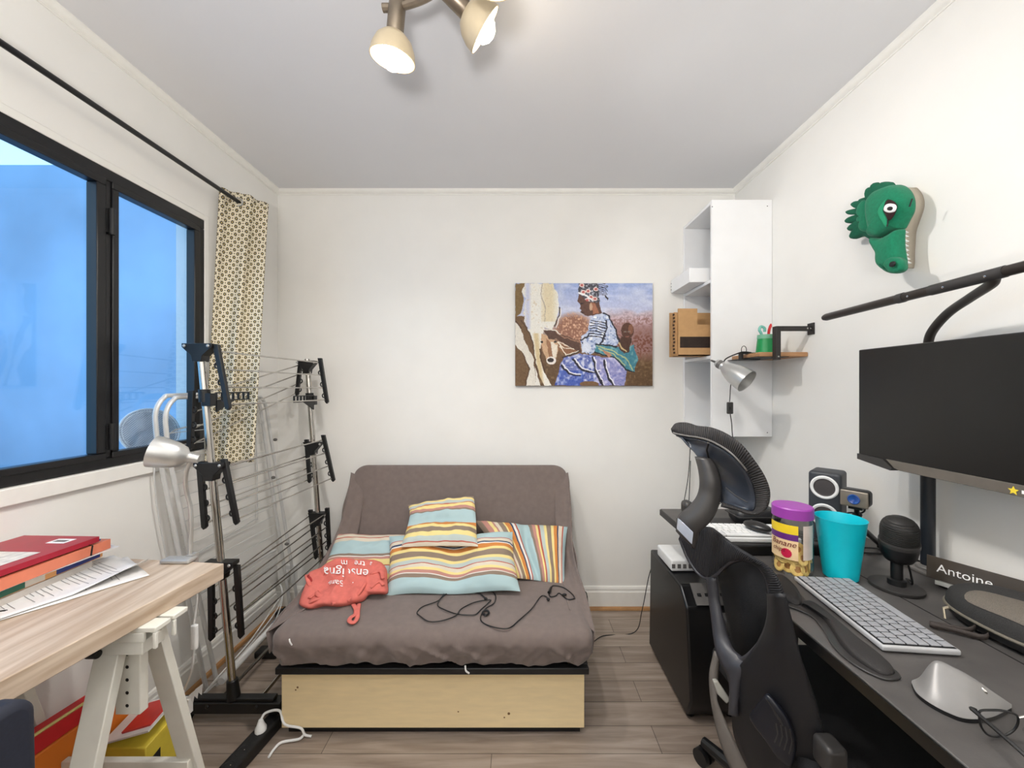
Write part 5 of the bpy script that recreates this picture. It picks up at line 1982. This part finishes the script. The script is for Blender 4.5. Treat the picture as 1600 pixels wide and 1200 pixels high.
# speaker
sp = thing('speaker', 'tall black desktop speaker with two white-ringed drivers', 'speaker', (1.122, 1.38, DZ))
sc = V((1.122, 1.385, DZ))
fd = V((-.80, -.70, 0)).normalized()
R = Matrix.Rotation(math.atan2(fd.y, fd.x) + math.pi / 2, 4, 'Z')     # local -Y faces the room
m = MB().rbox(sc + V((0, 0, .126)), (.094, .105, .250), .012, (3, 3, 6), R)
part('cabinet', m, M('speaker_grey', (52, 55, 60), .5), sp)
for z in (.198, .100):
    fr0 = sc + fd * .0525 + V((0, 0, z))
    Rf = frame_z(fd)
    part('driver_ring', MB().lathe(fr0, [(.030, .0), (.0405, 0), (.0405, .003), (.037, .005), (.031, .003), (.030, .0)], 36, Rf), white_plastic, sp, 'white driver ring')
    part('driver_cone', MB().lathe(fr0, [(.031, .002), (.029, .004), (.026, .001), (.016, -.006), (.012, -.002), (0, .001)], 32, Rf), M('cone_grey', (70, 66, 66), .45), sp)
part('foot', MB().rbox(sc + V((0, 0, .003)), (.09, .10, .006), .002, (2, 2, 1), R), black_plastic, sp)

# webcam on mini tripod
wcT = thing('webcam', 'silver-fronted webcam on a small black tripod', 'webcam', (1.09, 1.24, DZ))
wcn = P(1338, 777, 1.215)
fd = V((-.85, -.62, -.05)).normalized()
R = Matrix.Rotation(math.atan2(fd.y, fd.x) + math.pi / 2, 4, 'Z')
part('housing', MB().rbox(wcn, (.072, .050, .052), .013, (4, 3, 3), R), black_plastic, wcT)
Rf = frame_z(fd)
part('face_plate', MB().rbox(wcn + fd * .0245, (.068, .008, .050), .004, (4, 2, 3), R), M('webcam_bronze', (132, 124, 112), .35, .4), wcT)
lz = MB().lathe(wcn + fd * .028, [(.0, .001), (.010, .002), (.0135, .0035), (.0155, .003), (.0155, .0)], 24, Rf)
part('lens', lz, M('lens_blue', (40, 78, 150), .08, coat=1.), wcT, 'blue glass lens')
hub = P(1340, 813, 1.225)
m = MB()
m.cyl(wcn - V((0, 0, .026)), hub, .007, n=10)
m.box(wcn - V((0, 0, .032)), (.034, .03, .008), R)
m.ell((hub + V((0, 0, .018))), (.012, .012, .011), 12, 8)
m.cyl(hub + V((-.022, -.01, .022)), hub + V((.004, 0, .022)), .004, n=8)
m.cyl(hub, hub - V((0, 0, .035)), .015, .017, 14)
part('tripod_head', m, black_plastic, wcT)
for tgt in (G(1376, 857, DZ), V((1.03, 1.165, DZ)), V((1.07, 1.33, DZ))):
    m = MB().cyl(hub - V((0, 0, .012)), tgt + V((0, 0, .012)), .0095, .0085, 10)
    m.cyl(tgt + V((0, 0, .014)), tgt + V((0, 0, .001)), .0105, .0095, 10)
    part('leg', m, black_plastic, wcT)
m = MB().tube(spl([wcn + V((.03, .02, -.005)), wcn + V((.045, .02, -.04)), hub + V((.02, .01, .02)), hub + V((.0, .05, .0)), V((1.15, 1.36, DZ + .01)), V((1.24, 1.38, DZ + .004))], 6), .0025, 6)
part('cable', m, black_plastic, wcT)
m = MB()
m.tube(spl([V((1.05, 1.30, DZ + .004)), V((1.13, 1.27, DZ + .004)), V((1.22, 1.255, DZ + .004)), V((1.262, 1.22, DZ + .004)), V((1.27, 1.10, DZ + .004))], 8), .0028, 6)
m.tube(spl([V((.98, 1.24, DZ + .004)), V((1.08, 1.30, DZ + .004)), V((1.20, 1.30, DZ + .006)), V((1.265, 1.28, DZ + .004))], 8), .0028, 6)
solo('desk_cable', m, black_plastic, 'black cables lying across the desk behind the webcam tripod', 'cable')

# monitor on pole
mon = thing('monitor', 'large black monitor on a pole stand facing the room', 'monitor', (1.2, 1.1, DZ))
MY0_, MY1_ = .627, 1.237
mz0, mz1 = 1.088, 1.420
m = MB().bb(1.102, 1.128, MY0_, MY1_, mz0 - .006, mz1)
m.bb(1.128, 1.150, MY0_ + .10, MY1_ - .10, mz0 + .05, mz1 - .06)
part('housing', m, black_plastic, mon, bevel=.003)
part('screen', MB().bb(1.1005, 1.1022, MY0_ + .004, MY1_ - .004, mz0, mz1 - .004), M('screen_black', (12, 11, 10), .3, noise=.03), mon)
m = MB().poly([V((1.098, MY1_ - .095, mz0 - .002)), V((1.098, MY0_, mz0 - .002)), V((1.098, MY0_, mz0 - .028)), V((1.098, MY1_ - .135, mz0 - .028)), V((1.098, MY1_ - .120, mz0 - .024))], (.028, 0, 0))
ch = part('chin', m, M('chin_grey', (112, 106, 98), .4, .3), mon, bevel=.001)
m = MB().poly([V((1.097, MY1_, mz0 - .001)), V((1.097, MY1_ - .085, mz0 - .003)), V((1.094, MY1_ - .118, mz0 - .024)), V((1.094, MY1_ - .112, mz0 - .032)), V((1.097, MY1_, mz0 - .018))], (.032, 0, 0))
part('corner_wedge', m, dark_grey, mon)
sc_ = V((1.0976, .848, mz0 - .017))
m = MB().poly([sc_ + V((0, -.010 * r_ * math.sin(a), .010 * r_ * math.cos(a))) for k in range(10) for r_, a in (((1 if k % 2 == 0 else .45), k * math.pi / 5),)], (-.0006, 0, 0))
part('star_sticker', m, M('sticker_yellow', (240, 214, 60), .5), ch, 'small yellow star sticker')
m = MB()
for k in range(5):
    m.box((1.0975, .832 - k * .006, mz0 - .0165), (.0006, .004, .006 if k % 2 else .0075))
part('sticker_text', m, white_ink, ch)
m = MB()
m.bb(1.150, 1.165, .88, .98, 1.20, 1.30)
m.bb(XR - .012, XR - .001, .89, .97, 1.20, 1.30)
m.tube([V((1.165, .93, 1.25)), V((XR - .012, .93, 1.25))], .018, 14)
part('wall_arm', m, black_plastic, mon)

# LED bar lamp above the monitor
lb_ = thing('bar_lamp', 'long slim black bar lamp on a curved arm above the monitor', 'lamp', (1.2, 1.08, DZ))
ba, bb_ = V((1.085, 1.356, 1.545)), V((1.105, .40, 1.572))
m = MB().tube([ba, ba + (bb_ - ba) * .012, bb_ - (bb_ - ba) * .012, bb_], [.009, .0125, .0125, .009], 14)
lbo = part('light_bar', m, M('bar_black', (48, 42, 38), .35, .3), lb_)
m = MB()
dd = (bb_ - ba)
for t0, t1 in ((.27, .29), (.36, .52)):
    m.cyl(ba + dd * t0, ba + dd * t1, .0138, n=14)
part('joint_sleeve', m, dark_grey, lbo)
for t in (.31, .40, .49):
    part('screw', MB().lathe(ba + dd * t + V((-.0132, 0, -.003)), [(0, .0012), (.003, 0)], 8, frame_z((-1, 0, -.2))), chrome, lbo)
part('arm', MB().tube(spl([V((1.232, 1.150, 1.36)), V((1.232, 1.150, 1.42)), V((1.222, 1.13, 1.462)), V((1.19, 1.06, 1.503)), V((1.15, .97, 1.528)), V((1.112, .90, 1.541)), V((1.10, .885, 1.553))], 8), .0115, 12), M('arm_black', (44, 38, 35), .45), lb_)
part('pole', MB().cyl((1.232, 1.150, DZ + .004), (1.232, 1.150, 1.37), .0165, n=20), M('pole_black', (28, 32, 38), .35), lb_)
m = MB().bb(1.19, 1.275, 1.110, 1.190, DZ + .0005, DZ + .009)
m.lathe((1.232, 1.150, DZ + .009), [(.028, 0), (.026, .006), (.018, .010)], 20)
part('clamp_base', m, mid_grey, lb_, bevel=.002)

# name plate
np_ = thing('name_plate', 'dark desk name plate with white serif first name, leaning by the wall', 'name plate', (1.2, 1.0, DZ))
pa, pb = V((1.165, 1.092, DZ + .012)), V((1.262, .902, DZ + .012))
up = V((.012, .010, .0585))
ex = (pb - pa).normalized()
nn = ex.cross(up).normalized()
if nn.x > 0:
    nn = -nn
plate = part('plate', MB().poly([pa, pb, pb + up, pa + up], -nn * .006), M('plate_brown', (70, 62, 54), .35, .3), np_, bevel=.001)
upn = up.normalized()
m = MB().text('Antoine', .031, lambda x, y: pa + ex * (.020 + x * 1.02) + upn * (.022 + y) + nn * .0008)
part('lettering', m, white_ink, plate, smooth=False)
m = MB().poly([pa + nn * .03 + V((0, 0, -.011)) + ex * .025, pb + nn * .03 + V((0, 0, -.011)), pb - nn * .012 + V((0, 0, -.011)), pa - nn * .012 + V((0, 0, -.011)) + ex * .025], (0, 0, .011))
part('acrylic_foot', m, M('acrylic', (206, 206, 200), .2), np_, bevel=.001)

# headphone case
hcT = thing('headphone_case', 'black oval zipped headphone case with grey fabric panel on the desk', 'case', (1.11, .815, DZ))
hcc = V((1.112, .835, DZ))
outl_ = []
for k in range(48):
    a = 2 * math.pi * k / 48
    ca_, sa_ = math.cos(a), math.sin(a)
    outl_.append(hcc + V((.098 * math.copysign(abs(ca_) ** .85, ca_), .128 * math.copysign(abs(sa_) ** .85, sa_), .031)))
fab = M('case_fabric', (44, 43, 42), .85, noise=.2, nscale=400, bump=.4, bscale=900)
part('lid', MB().puff(outl_, (0, 0, 1), .046, back=.02), fab, hcT, angle=180)
part('tray', MB().puff([p - V((0, 0, .003)) for p in outl_], (0, 0, -1), .0275, back=.02), black_plastic, hcT, angle=180)
part('zip', MB().tube([p + V((0, 0, -.0015)) for p in outl_], .0035, 8, closed=True), M('zip_grey', (104, 98, 86), .6), hcT)
pts = []
for (x, y) in ((-.085, .045), (-.088, -.02), (-.07, -.09), (-.03, -.112), (.02, -.09), (.01, -.02), (-.01, .02), (-.04, .055)):
    rr_ = max(abs(x) / .098, abs(y) / .128)
    pts.append(hcc + V((x, y, 0)))
pts = spl(pts, 5, True)
pn = MB()


def lid_z(p):
    d = p - hcc
    r_ = (abs(d.x / .098) ** 2.353 + abs(d.y / .128) ** 2.353) ** .425
    tab = [(0, 1.02), (.35, 1), (.66, .96), (.84, .84), (.94, .62), (.985, .35), (1, 0)]
    for (a0, h0), (a1, h1) in zip(tab[:-1], tab[1:]):
        if a0 <= r_ <= a1:
            return DZ + .031 + .046 * (h0 + (h1 - h0) * (r_ - a0) / (a1 - a0))
    return DZ + .031


pc = sum(pts, V()) / len(pts)
vs = []
for s_ in (1, .8, .55, .3, .02):
    for p in pts:
        q = pc + (p - pc) * s_
        vs.append(V((q.x, q.y, lid_z(q) + (.0044 if s_ < 1 else .0026))))
n = len(pts)
fs = [(i * n + k, i * n + (k + 1) % n, (i + 1) * n + (k + 1) % n, (i + 1) * n + k) for i in range(4) for k in range(n)]
pn.add(vs, fs)
part('fabric_panel', pn, M('panel_grey', (104, 97, 88), .9, noise=.2, nscale=500, bump=.3, bscale=900), hcT, 'light grey fabric panel', angle=180)
q = hcc + V((-.085, .075, .028))
m = MB().cyl(q, q + V((-.012, .003, -.004)), .004, .003, 8)
m.tube([q + V((-.012, .003, -.002)), q + V((-.016, -.004, -.024))], .0022, 6)
part('zip_pull', m, M('zip_metal', (170, 160, 140), .3, .6), hcT)
q = hcc + V((-.094, .015, .02))
st_ = spl([q, q + V((-.020, .0, -.008)), q + V((-.055, .018, -.010)), q + V((-.072, .026, -.010)), q + V((-.074, .020, -.010)), q + V((-.045, .002, -.010)), q + V((-.012, -.022, -.010)), q + V((.004, -.022, .002))], 5)
sv, sf = [], []
for p in st_:
    sv += [p + V((0, 0, -.006)), p + V((0, 0, .006))]
sf = [(2 * i, 2 * i + 2, 2 * i + 3, 2 * i + 1) for i in range(len(st_) - 1)]
part('wrist_strap', MB().add(sv, sf), M('strap_brown', (52, 44, 40), .7), hcT, solid=.002, angle=180)

# computer tower with white box
pc_ = thing('computer_tower', 'black computer tower on the floor under the far end of the desk', 'computer', (.77, 1.69, 0))
m = MB().poly([V((.662, 1.50, .02)), V((.662, 1.46, .10)), V((.662, 1.495, .44)), V((.662, 1.56, .50)), V((.662, 1.90, .50)), V((.662, 1.92, .02))], (.21, 0, 0))
part('case', m, M('tower_black', (12, 12, 14), .35), pc_, bevel=.008)
m = MB().poly([V((.700, 1.492, .452)), V((.700, 1.553, .508)), V((.840, 1.553, .508)), V((.840, 1.492, .452))], (0, -.004, .003))
pp = part('port_panel', m, mid_grey, pc_)
m = MB()
for k in range(4):
    m.box((.72 + k * .03, 1.515, .481), (.014, .010, .008), Matrix.Rotation(.72, 4, 'X'))
part('port', m, ink_black, pp)
m = MB()
for x in (.69, .845):
    for y in (1.53, 1.88):
        m.cyl((x, y, .0), (x, y, .022), .015, n=12)
part('foot', m, black_plastic, pc_)
wb = thing('white_box', 'small white device box on top of the computer tower', 'box', (.74, 1.74, .50))
m = MB().rbox((.735, 1.745, .528), (.13, .17, .050), .008, (3, 3, 2))
part('box_body', m, white_plastic, wb)
m = MB()
for k in range(5):
    m.bb(.672 + k * .024, .686 + k * .024, 1.6585, 1.661, .518, .536)
part('vent', m, mid_grey, wb)
m = MB()
m.tube(spl([V((1.00, 2.20, 1.05)), V((.985, 2.20, .80)), V((.93, 2.16, .55)), V((.945, 2.15, .30)), V((.955, 2.15, .006))], 6), .0022, 6)
m.tube(spl([P(1079, 720, 2.24), P(1075, 800, 2.22), P(1063, 860, 2.15), P(1068, 920, 2.10), P(1072, 946, 2.08), V((.90, 2.05, .02))], 6), .0022, 6)
solo('wall_cable', m, black_plastic, 'thin black cables hanging from the white shelf unit to the floor', 'cable')

# ------------------------------------------------------------------ mesh office chair
chair = thing('office_chair', 'black mesh office chair with headrest facing the desk', 'office chair', (.80, 1.03, 0))
CAMP = V((0, 0, H))
shell_m = M('chair_shell_grey', (62, 60, 59), .42, noise=.06)
frame_m = M('chair_frame_grey', (48, 48, 53), .45, noise=.1)


def ribbed(name, rgb, freq):
    m = bpy.data.materials.new(name)
    m.use_nodes = True
    t = m.node_tree
    b = t.nodes['Principled BSDF']
    b.inputs['Roughness'].default_value = .75
    uv = t.nodes.new('ShaderNodeUVMap')
    sp = t.nodes.new('ShaderNodeSeparateXYZ')
    t.links.new(uv.outputs[0], sp.inputs[0])
    s_ = math_node(t, 'SINE', math_node(t, 'MULTIPLY', sp.outputs[1], freq))
    mx = t.nodes.new('ShaderNodeMix')
    mx.data_type = 'RGBA'
    mx.inputs[6].default_value = lin(tuple(c * .72 for c in rgb)) + (1,)
    mx.inputs[7].default_value = lin(tuple(min(255, c * 1.4) for c in rgb)) + (1,)
    t.links.new(math_node(t, 'ADD', math_node(t, 'MULTIPLY', s_, .5), .5), mx.inputs[0])
    t.links.new(mx.outputs[2], b.inputs['Base Color'])
    bu = t.nodes.new('ShaderNodeBump')
    bu.inputs['Strength'].default_value = .5
    bu.inputs['Distance'].default_value = .003
    t.links.new(s_, bu.inputs['Height'])
    t.links.new(bu.outputs[0], b.inputs['Normal'])
    return m


mesh_rib = ribbed('ribbed_black_mesh', (22, 22, 26), 420)
mesh_rib2 = ribbed('ribbed_headrest_mesh', (38, 36, 36), 620)


def P3(l):
    return [P(*q) for q in l]


def ring_tube(mb, outer, inner, depth, n=14):
    """closed padded ring between two outlines"""
    N = len(outer)
    vs, fs, uvs = [], [], []
    for i in range(N):
        O, I = outer[i], inner[i]
        C = (O + I) / 2
        a = (O - I) / 2
        d = (C - CAMP).normalized()
        for k in range(n):
            th = 2 * math.pi * k / n
            vs.append(C + d * depth * .7 + a * math.cos(th) + d * depth * math.sin(th))
            uvs.append((k / n, i / N))
    for i in range(N):
        j = (i + 1) % N
        for k in range(n):
            l = (k + 1) % n
            fs.append((i * n + k, i * n + l, j * n + l, j * n + k))
    mb.add(vs, fs, uvs)


def resample(pts, N, closed=True):
    pts = spl(pts, 8, closed)
    if closed:
        pts = pts + [pts[0]]
    L = [0]
    for a, b in zip(pts[:-1], pts[1:]):
        L.append(L[-1] + (b - a).length)
    out = []
    j = 0
    for i in range(N):
        t = L[-1] * i / (N if closed else N - 1)
        while j < len(L) - 2 and L[j + 1] < t:
            j += 1
        f = (t - L[j]) / max(1e-9, L[j + 1] - L[j])
        out.append(pts[j].lerp(pts[j + 1], min(1, max(0, f))))
    return out


def strip(rows, nv=10, k=5, bulge=0., uvscale=1):
    """surface between two traced edges, bulging towards the viewer"""
    A = spl(P3([r[0] for r in rows]), k)
    B = spl(P3([r[1] for r in rows]), k)
    n = len(A) - 1

    def fn(u, v):
        i = min(n, int(round(v * n)))
        p = A[i].lerp(B[i], u)
        d = (CAMP - p).normalized()
        return p + d * bulge * math.sin(math.pi * u)
    return MB().sheet(fn, nv, n)


# headrest: padded rim, shell, stem
ho = [(1048, 670, 1.20), (1056, 661, 1.20), (1073, 660, 1.17), (1090, 665, 1.12), (1109, 667, 1.05), (1127, 673, .98), (1145, 683, .93), (1163, 698, .905), (1180, 720, .90), (1195, 743, .90), (1203, 764, .90), (1203, 782, .90), (1197, 797, .90), (1184, 805, .91), (1168, 804, .93), (1151, 798, .96), (1138, 795, .99), (1126, 792, 1.02)]
hi = [(1050, 676, 1.20), (1056, 680, 1.19), (1073, 684, 1.15), (1090, 686, 1.10), (1108, 691, 1.05), (1124, 699, 1.00), (1138, 708, .965), (1150, 719, .945), (1162, 733, .935), (1172, 750, .93), (1178, 768, .93), (1180, 784, .93), (1178, 796, .93), (1172, 798, .94), (1160, 795, .955), (1148, 791, .975), (1138, 788, 1.0), (1128, 784, 1.03)]
O_, I_ = P3(ho), P3(hi)
O2 = spl(O_, 4)
I2 = spl(I_, 4)
mb = MB()
n = 14
vs, uvs, fs = [], [], []
N = len(O2)
for i in range(N):
    C = (O2[i] + I2[i]) / 2
    a = (O2[i] - I2[i]) / 2
    d = (C - CAMP).normalized()
    dep = .020 * min(1, .35 + i / 6, .35 + (N - 1 - i) / 6)
    for k in range(n):
        th = 2 * math.pi * k / n
        vs.append(C + d * dep * .6 + a * math.cos(th) + d * dep * math.sin(th))
        uvs.append((k / n, i / N))
for i in range(N - 1):
    for k in range(n):
        l = (k + 1) % n
        fs.append((i * n + k, i * n + l, (i + 1) * n + l, (i + 1) * n + k))
fs += [tuple(range(n)), tuple((N - 1) * n + k for k in range(n))]
mb.add(vs, fs, uvs)
part('headrest_pad', mb, mesh_rib2, chair, angle=180)
part('headrest_trim', MB().tube([p.lerp(q, .12) - (p - CAMP).normalized() * .004 for p, q in zip(I2[1:34], O2[1:34])], .0028, 8), mid_grey, chair, angle=180)
stem_l = [(1065, 684, 1.16), (1071, 691, 1.15), (1078, 700, 1.14), (1085, 707, 1.12), (1091, 714, 1.10), (1100, 718, 1.09), (1106, 721, 1.08), (1111, 727, 1.08), (1115, 733, 1.07), (1119, 743, 1.07), (1121, 754, 1.06), (1122, 770, 1.05), (1126, 785, 1.03)]
Ls = spl(P3(stem_l), 6)
Ir = resample(I_[1:], len(Ls), False)
n_ = len(Ls) - 1


def shell_fn(u, v):
    i = int(round(v * n_))
    p = Ls[i].lerp(Ir[i], u)
    return p + (p - CAMP).normalized() * (.004 + .016 * math.sin(math.pi * u))


part('headrest_shell', MB().sheet(shell_fn, 10, n_), M('headrest_shell', (52, 57, 66), .3, noise=.05), chair, angle=180, solid=.005)
rg = MB().tube([P(1107, 692, 1.035), P(1104, 703, 1.06), P(1107, 715, 1.07)], .003, 8)
rg.tube([P(1134, 762, .995), P(1150, 775, .965), P(1168, 785, .94)], .0015, 6)
part('shell_rib', rg, dark_grey, chair)
stem_rows = [((1091, 713, 1.09), (1107, 720, 1.06)), ((1096, 733, 1.07), (1116, 733, 1.05)), ((1098, 752, 1.06), (1122, 754, 1.04)), ((1096, 769, 1.06), (1122, 775, 1.04)), ((1090, 782, 1.06), (1114, 799, 1.04)), ((1078, 795, 1.07), (1104, 815, 1.04)), ((1065, 806, 1.08), (1092, 826, 1.05)), ((1062, 815, 1.09), (1087, 838, 1.06)), ((1061, 829, 1.10), (1083, 855, 1.07))]
part('headrest_stem', strip(stem_rows, 10, 5, .018), shell_m, chair, angle=180, solid=.02)
edge = [(1107, 720, 1.058), (1116, 733, 1.048), (1122, 754, 1.038), (1122, 775, 1.038), (1114, 799, 1.038), (1104, 815, 1.038), (1092, 826, 1.048), (1087, 838, 1.058), (1083, 855, 1.068)]
part('stem_edge', MB().tube(spl(P3(edge), 5), .0065, 8), black_plastic, chair, angle=180)
lab_ = [P(1062.5, 812, 1.052), P(1083.5, 832, 1.022), P(1081.5, 851, 1.028), P(1061, 829.5, 1.060)]
part('name_badge', MB().poly(lab_, (0, .016, 0)), M('badge_silver', (206, 216, 232), .25, .4), chair, 'small silver badge plate', bevel=.001)
m = MB().rbox(P(1074, 793, 1.12), (.028, .04, .04), .012, (3, 3, 3))
part('height_catch', m, dark_grey, chair)

# backrest: ribbed upper wing running into the lower back
wing = [((1062, 837, 1.22), (1063, 842, 1.22)), ((1075, 832, 1.20), (1073, 868, 1.20)), ((1090, 827, 1.16), (1085, 889, 1.17)), ((1107, 823, 1.11), (1098, 902, 1.14)), ((1120, 831, 1.07), (1109, 904, 1.11)), ((1133, 842, 1.03), (1122, 896, 1.08)), ((1147, 852, .99), (1135, 883, 1.05)), ((1160, 861, .95), (1149, 876, 1.01)), ((1175, 870, .92), (1163, 874, .97)), ((1190, 878, .90), (1178, 879, .94)), ((1205, 889, .885), (1190, 889, .925)), ((1215, 905, .875), (1199, 906, .92)), ((1224, 926, .87), (1203, 928, .92))]
part('back_wing', strip(wing, 10, 5, .012), mesh_rib, chair, angle=180, solid=.012)
m = MB().tube(spl(P3([(a, b, y - .012) for (_, (a, b, y)) in wing]), 5), .0042, 8)
part('wing_trim', m, frame_m, chair, angle=180)
lower = [((1224, 926, .87), (1203, 928, .92)), ((1233, 958, .865), (1203, 960, .92)), ((1243, 995, .86), (1197, 985, .93)), ((1253, 1031, .855), (1186, 1006, .94)), ((1265, 1067, .85), (1172, 1025, .96)), ((1277, 1103, .845), (1156, 1046, .98)), ((1286, 1140, .84), (1150, 1085, .99)), ((1293, 1172, .84), (1146, 1118, 1.0)), ((1300, 1205, .84), (1150, 1150, 1.0)), ((1306, 1240, .84), (1164, 1185, .99)), ((1312, 1275, .84), (1185, 1225, .98))]
part('lower_back', strip(lower, 14, 5, .022), M('chair_black', (13, 14, 19), .5, noise=.12, bump=.1, bscale=500), chair, angle=180, solid=.014)
inner = [(1122, 897, 1.17), (1135, 884, 1.13), (1150, 876, 1.10), (1165, 874, 1.06), (1180, 878, 1.03), (1196, 893, 1.0), (1205, 928, .99), (1204, 965, .99), (1190, 1002, 1.0), (1172, 1024, 1.02), (1158, 1032, 1.04), (1148, 1025, 1.06), (1140, 990, 1.10), (1130, 940, 1.14)]
ip = P3(inner)
part('back_mesh', MB().puff(spl(ip, 3, True), V((-.6, -.75, .2)), -.012, back=.2), black_soft, chair, angle=180)
yl = [((1107, 904, 1.10), (1117, 900, 1.09)), ((1110, 935, 1.09), (1121, 935, 1.08)), ((1114, 965, 1.07), (1127, 962, 1.06)), ((1117, 995, 1.05), (1136, 995, 1.04)), ((1122, 1020, 1.03), (1146, 1016, 1.01)), ((1130, 1040, 1.01), (1160, 1028, .99)), ((1138, 1054, 1.0), (1168, 1040, .97)), ((1143, 1075, .99), (1157, 1062, .98)), ((1143, 1098, .985), (1151, 1090, .98)), ((1142, 1117, .985), (1150, 1116, .98))]
part('back_spine', strip(yl, 6, 5, .008), frame_m, chair, angle=180, solid=.014)
yr = [((1150, 1022, 1.0), (1162, 1044, .985)), ((1160, 1027, .985), (1170, 1038, .972)), ((1172, 1020, .965), (1178, 1024, .96)), ((1186, 1005, .945), (1190, 1008, .942)), ((1196, 985, .935), (1199, 987, .932)), ((1202, 962, .925), (1204, 963, .925))]
part('back_spine', strip(yr, 5, 5, .006), frame_m, chair, angle=180, solid=.010)
bow = [((1119, 1018, 1.12), (1122, 1022, 1.11)), ((1111, 1052, 1.11), (1120, 1058, 1.10)), ((1113, 1090, 1.10), (1120, 1090, 1.08)), ((1119, 1125, 1.08), (1131, 1120, 1.06)), ((1127, 1157, 1.06), (1143, 1148, 1.04)), ((1140, 1192, 1.04), (1158, 1176, 1.02)), ((1156, 1225, 1.02), (1178, 1205, 1.0))]
part('side_bow', strip(bow, 5, 5, .008), M('bow_grey', (104, 98, 92), .55, noise=.1), chair, angle=180, solid=.012)
part('lever', MB().poly([P(1115, 1065, 1.05), P(1122, 1064, 1.05), P(1142, 1094, 1.03), P(1136, 1101, 1.03), P(1122, 1086, 1.04)], (0, .012, 0)), M('lever_light', (150, 148, 140), .5), chair, bevel=.003)
lum = [(1171, 1120, .945), (1176, 1110, .94), (1190, 1092, .925), (1200, 1085, .915), (1220, 1107, .895), (1235, 1130, .885), (1244, 1160, .88), (1240, 1192, .88), (1232, 1197, .885), (1215, 1184, .90), (1195, 1155, .92), (1180, 1136, .935)]
lm_ = part('lumbar_pad', MB().puff(spl([p - (p - CAMP).normalized() * .030 for p in P3(lum)], 3, True), V((-.62, -.70, .35)), .010, back=1.4), M('lumbar_black', (16, 19, 28), .4), chair, angle=180)
sl_ = MB()
for k in range(4):
    a0 = [(1199 + 4.5 * k - 2, 1092 + 7 * k), (1207 + 4 * k, 1106 + 6 * k), (1213 + 3.4 * k, 1119 + 5 * k)]
    sl_.tube([P(x, y, .858) for x, y in a0], .0012, 6)
    b0 = [(1213 + 7 * k, 1130 + 3 * k), (1215 + 7.5 * k, 1147 + 4 * k), (1210 + 7.5 * k, 1160 + 6 * k)]
    sl_.tube([P(x, y, .858) for x, y in spl_px] if False else [P(x, y, .855) for x, y in b0], .0012, 6)
part('lumbar_rib', sl_, dark_grey, lm_)
# armrest, seat, base
m = MB().rbox((.665, .815, .52), (.045, .05, .06), .012, (2, 2, 2))
m.cyl((.67, .815, .50), (.72, .83, .40), .018, .02, 12)
part('armrest', m, dark_grey, chair)
m = MB().rbox((.70, 1.26, .52), (.05, .05, .06), .012, (2, 2, 2))
m.cyl((.70, 1.26, .50), (.74, 1.24, .40), .018, .02, 12)
part('armrest', m, dark_grey, chair)
part('seat', MB().rbox((.86, 1.03, .435), (.46, .46, .07), .032, (6, 6, 2)), black_soft, chair)
m = MB().cyl((.80, 1.03, .07), (.80, 1.03, .40), .026, .022, 16)
m.box((.78, 1.03, .385), (.22, .16, .05))
m.cyl((.62, 1.03, .40), (.72, 1.03, .385), .022, .022, 12)
part('gas_column', m, black_plastic, chair)
for k in range(5):
    a = math.radians(117 + 72 * k)
    tip = V((.80 + .335 * math.cos(a), 1.03 + .335 * math.sin(a), .072))
    m = MB().tube([V((.80, 1.03, .10)), V((.80, 1.03, .095)).lerp(tip, .5), tip], [.030, .024, .017], 10)
    lg = part('base_leg', m, black_plastic, chair)
    q = V((tip.x, tip.y, .027))
    cs = MB()
    for s_ in (-1, 1):
        off_ = V((-math.sin(a), math.cos(a), 0)) * .013 * s_
        cs.cyl(q + off_ * .4, q + off_ * 1.7, .027, n=18)
    cs.cyl(q, tip, .008, n=8)
    part('caster', cs, black_plastic, lg)

# ------------------------------------------------------------------ made-up lamp body added behind the viewpoint for the fill light (holds the uplight)
fl = thing('added_fill_lamp', 'added white uplighter for fill light, unseen behind the viewpoint', 'lamp', (-.05, -.75, 0))
part('base', MB().lathe((-.05, -.75, 0), [(0, 0), (.13, 0), (.13, .014), (.10, .022), (0, .024)], 32), white_metal, fl)
part('pole', MB().cyl((-.05, -.75, .02), (-.05, -.75, 1.07), .012, n=14), white_metal, fl)
part('lamp_shade', MB().lathe((-.05, -.75, 1.05), [(.0, 0), (.06, .004), (.14, .03), (.20, .085), (.222, .125), (.216, .125), (.19, .085), (.13, .04), (.05, .014), (0, .012)], 36), white_metal, fl)
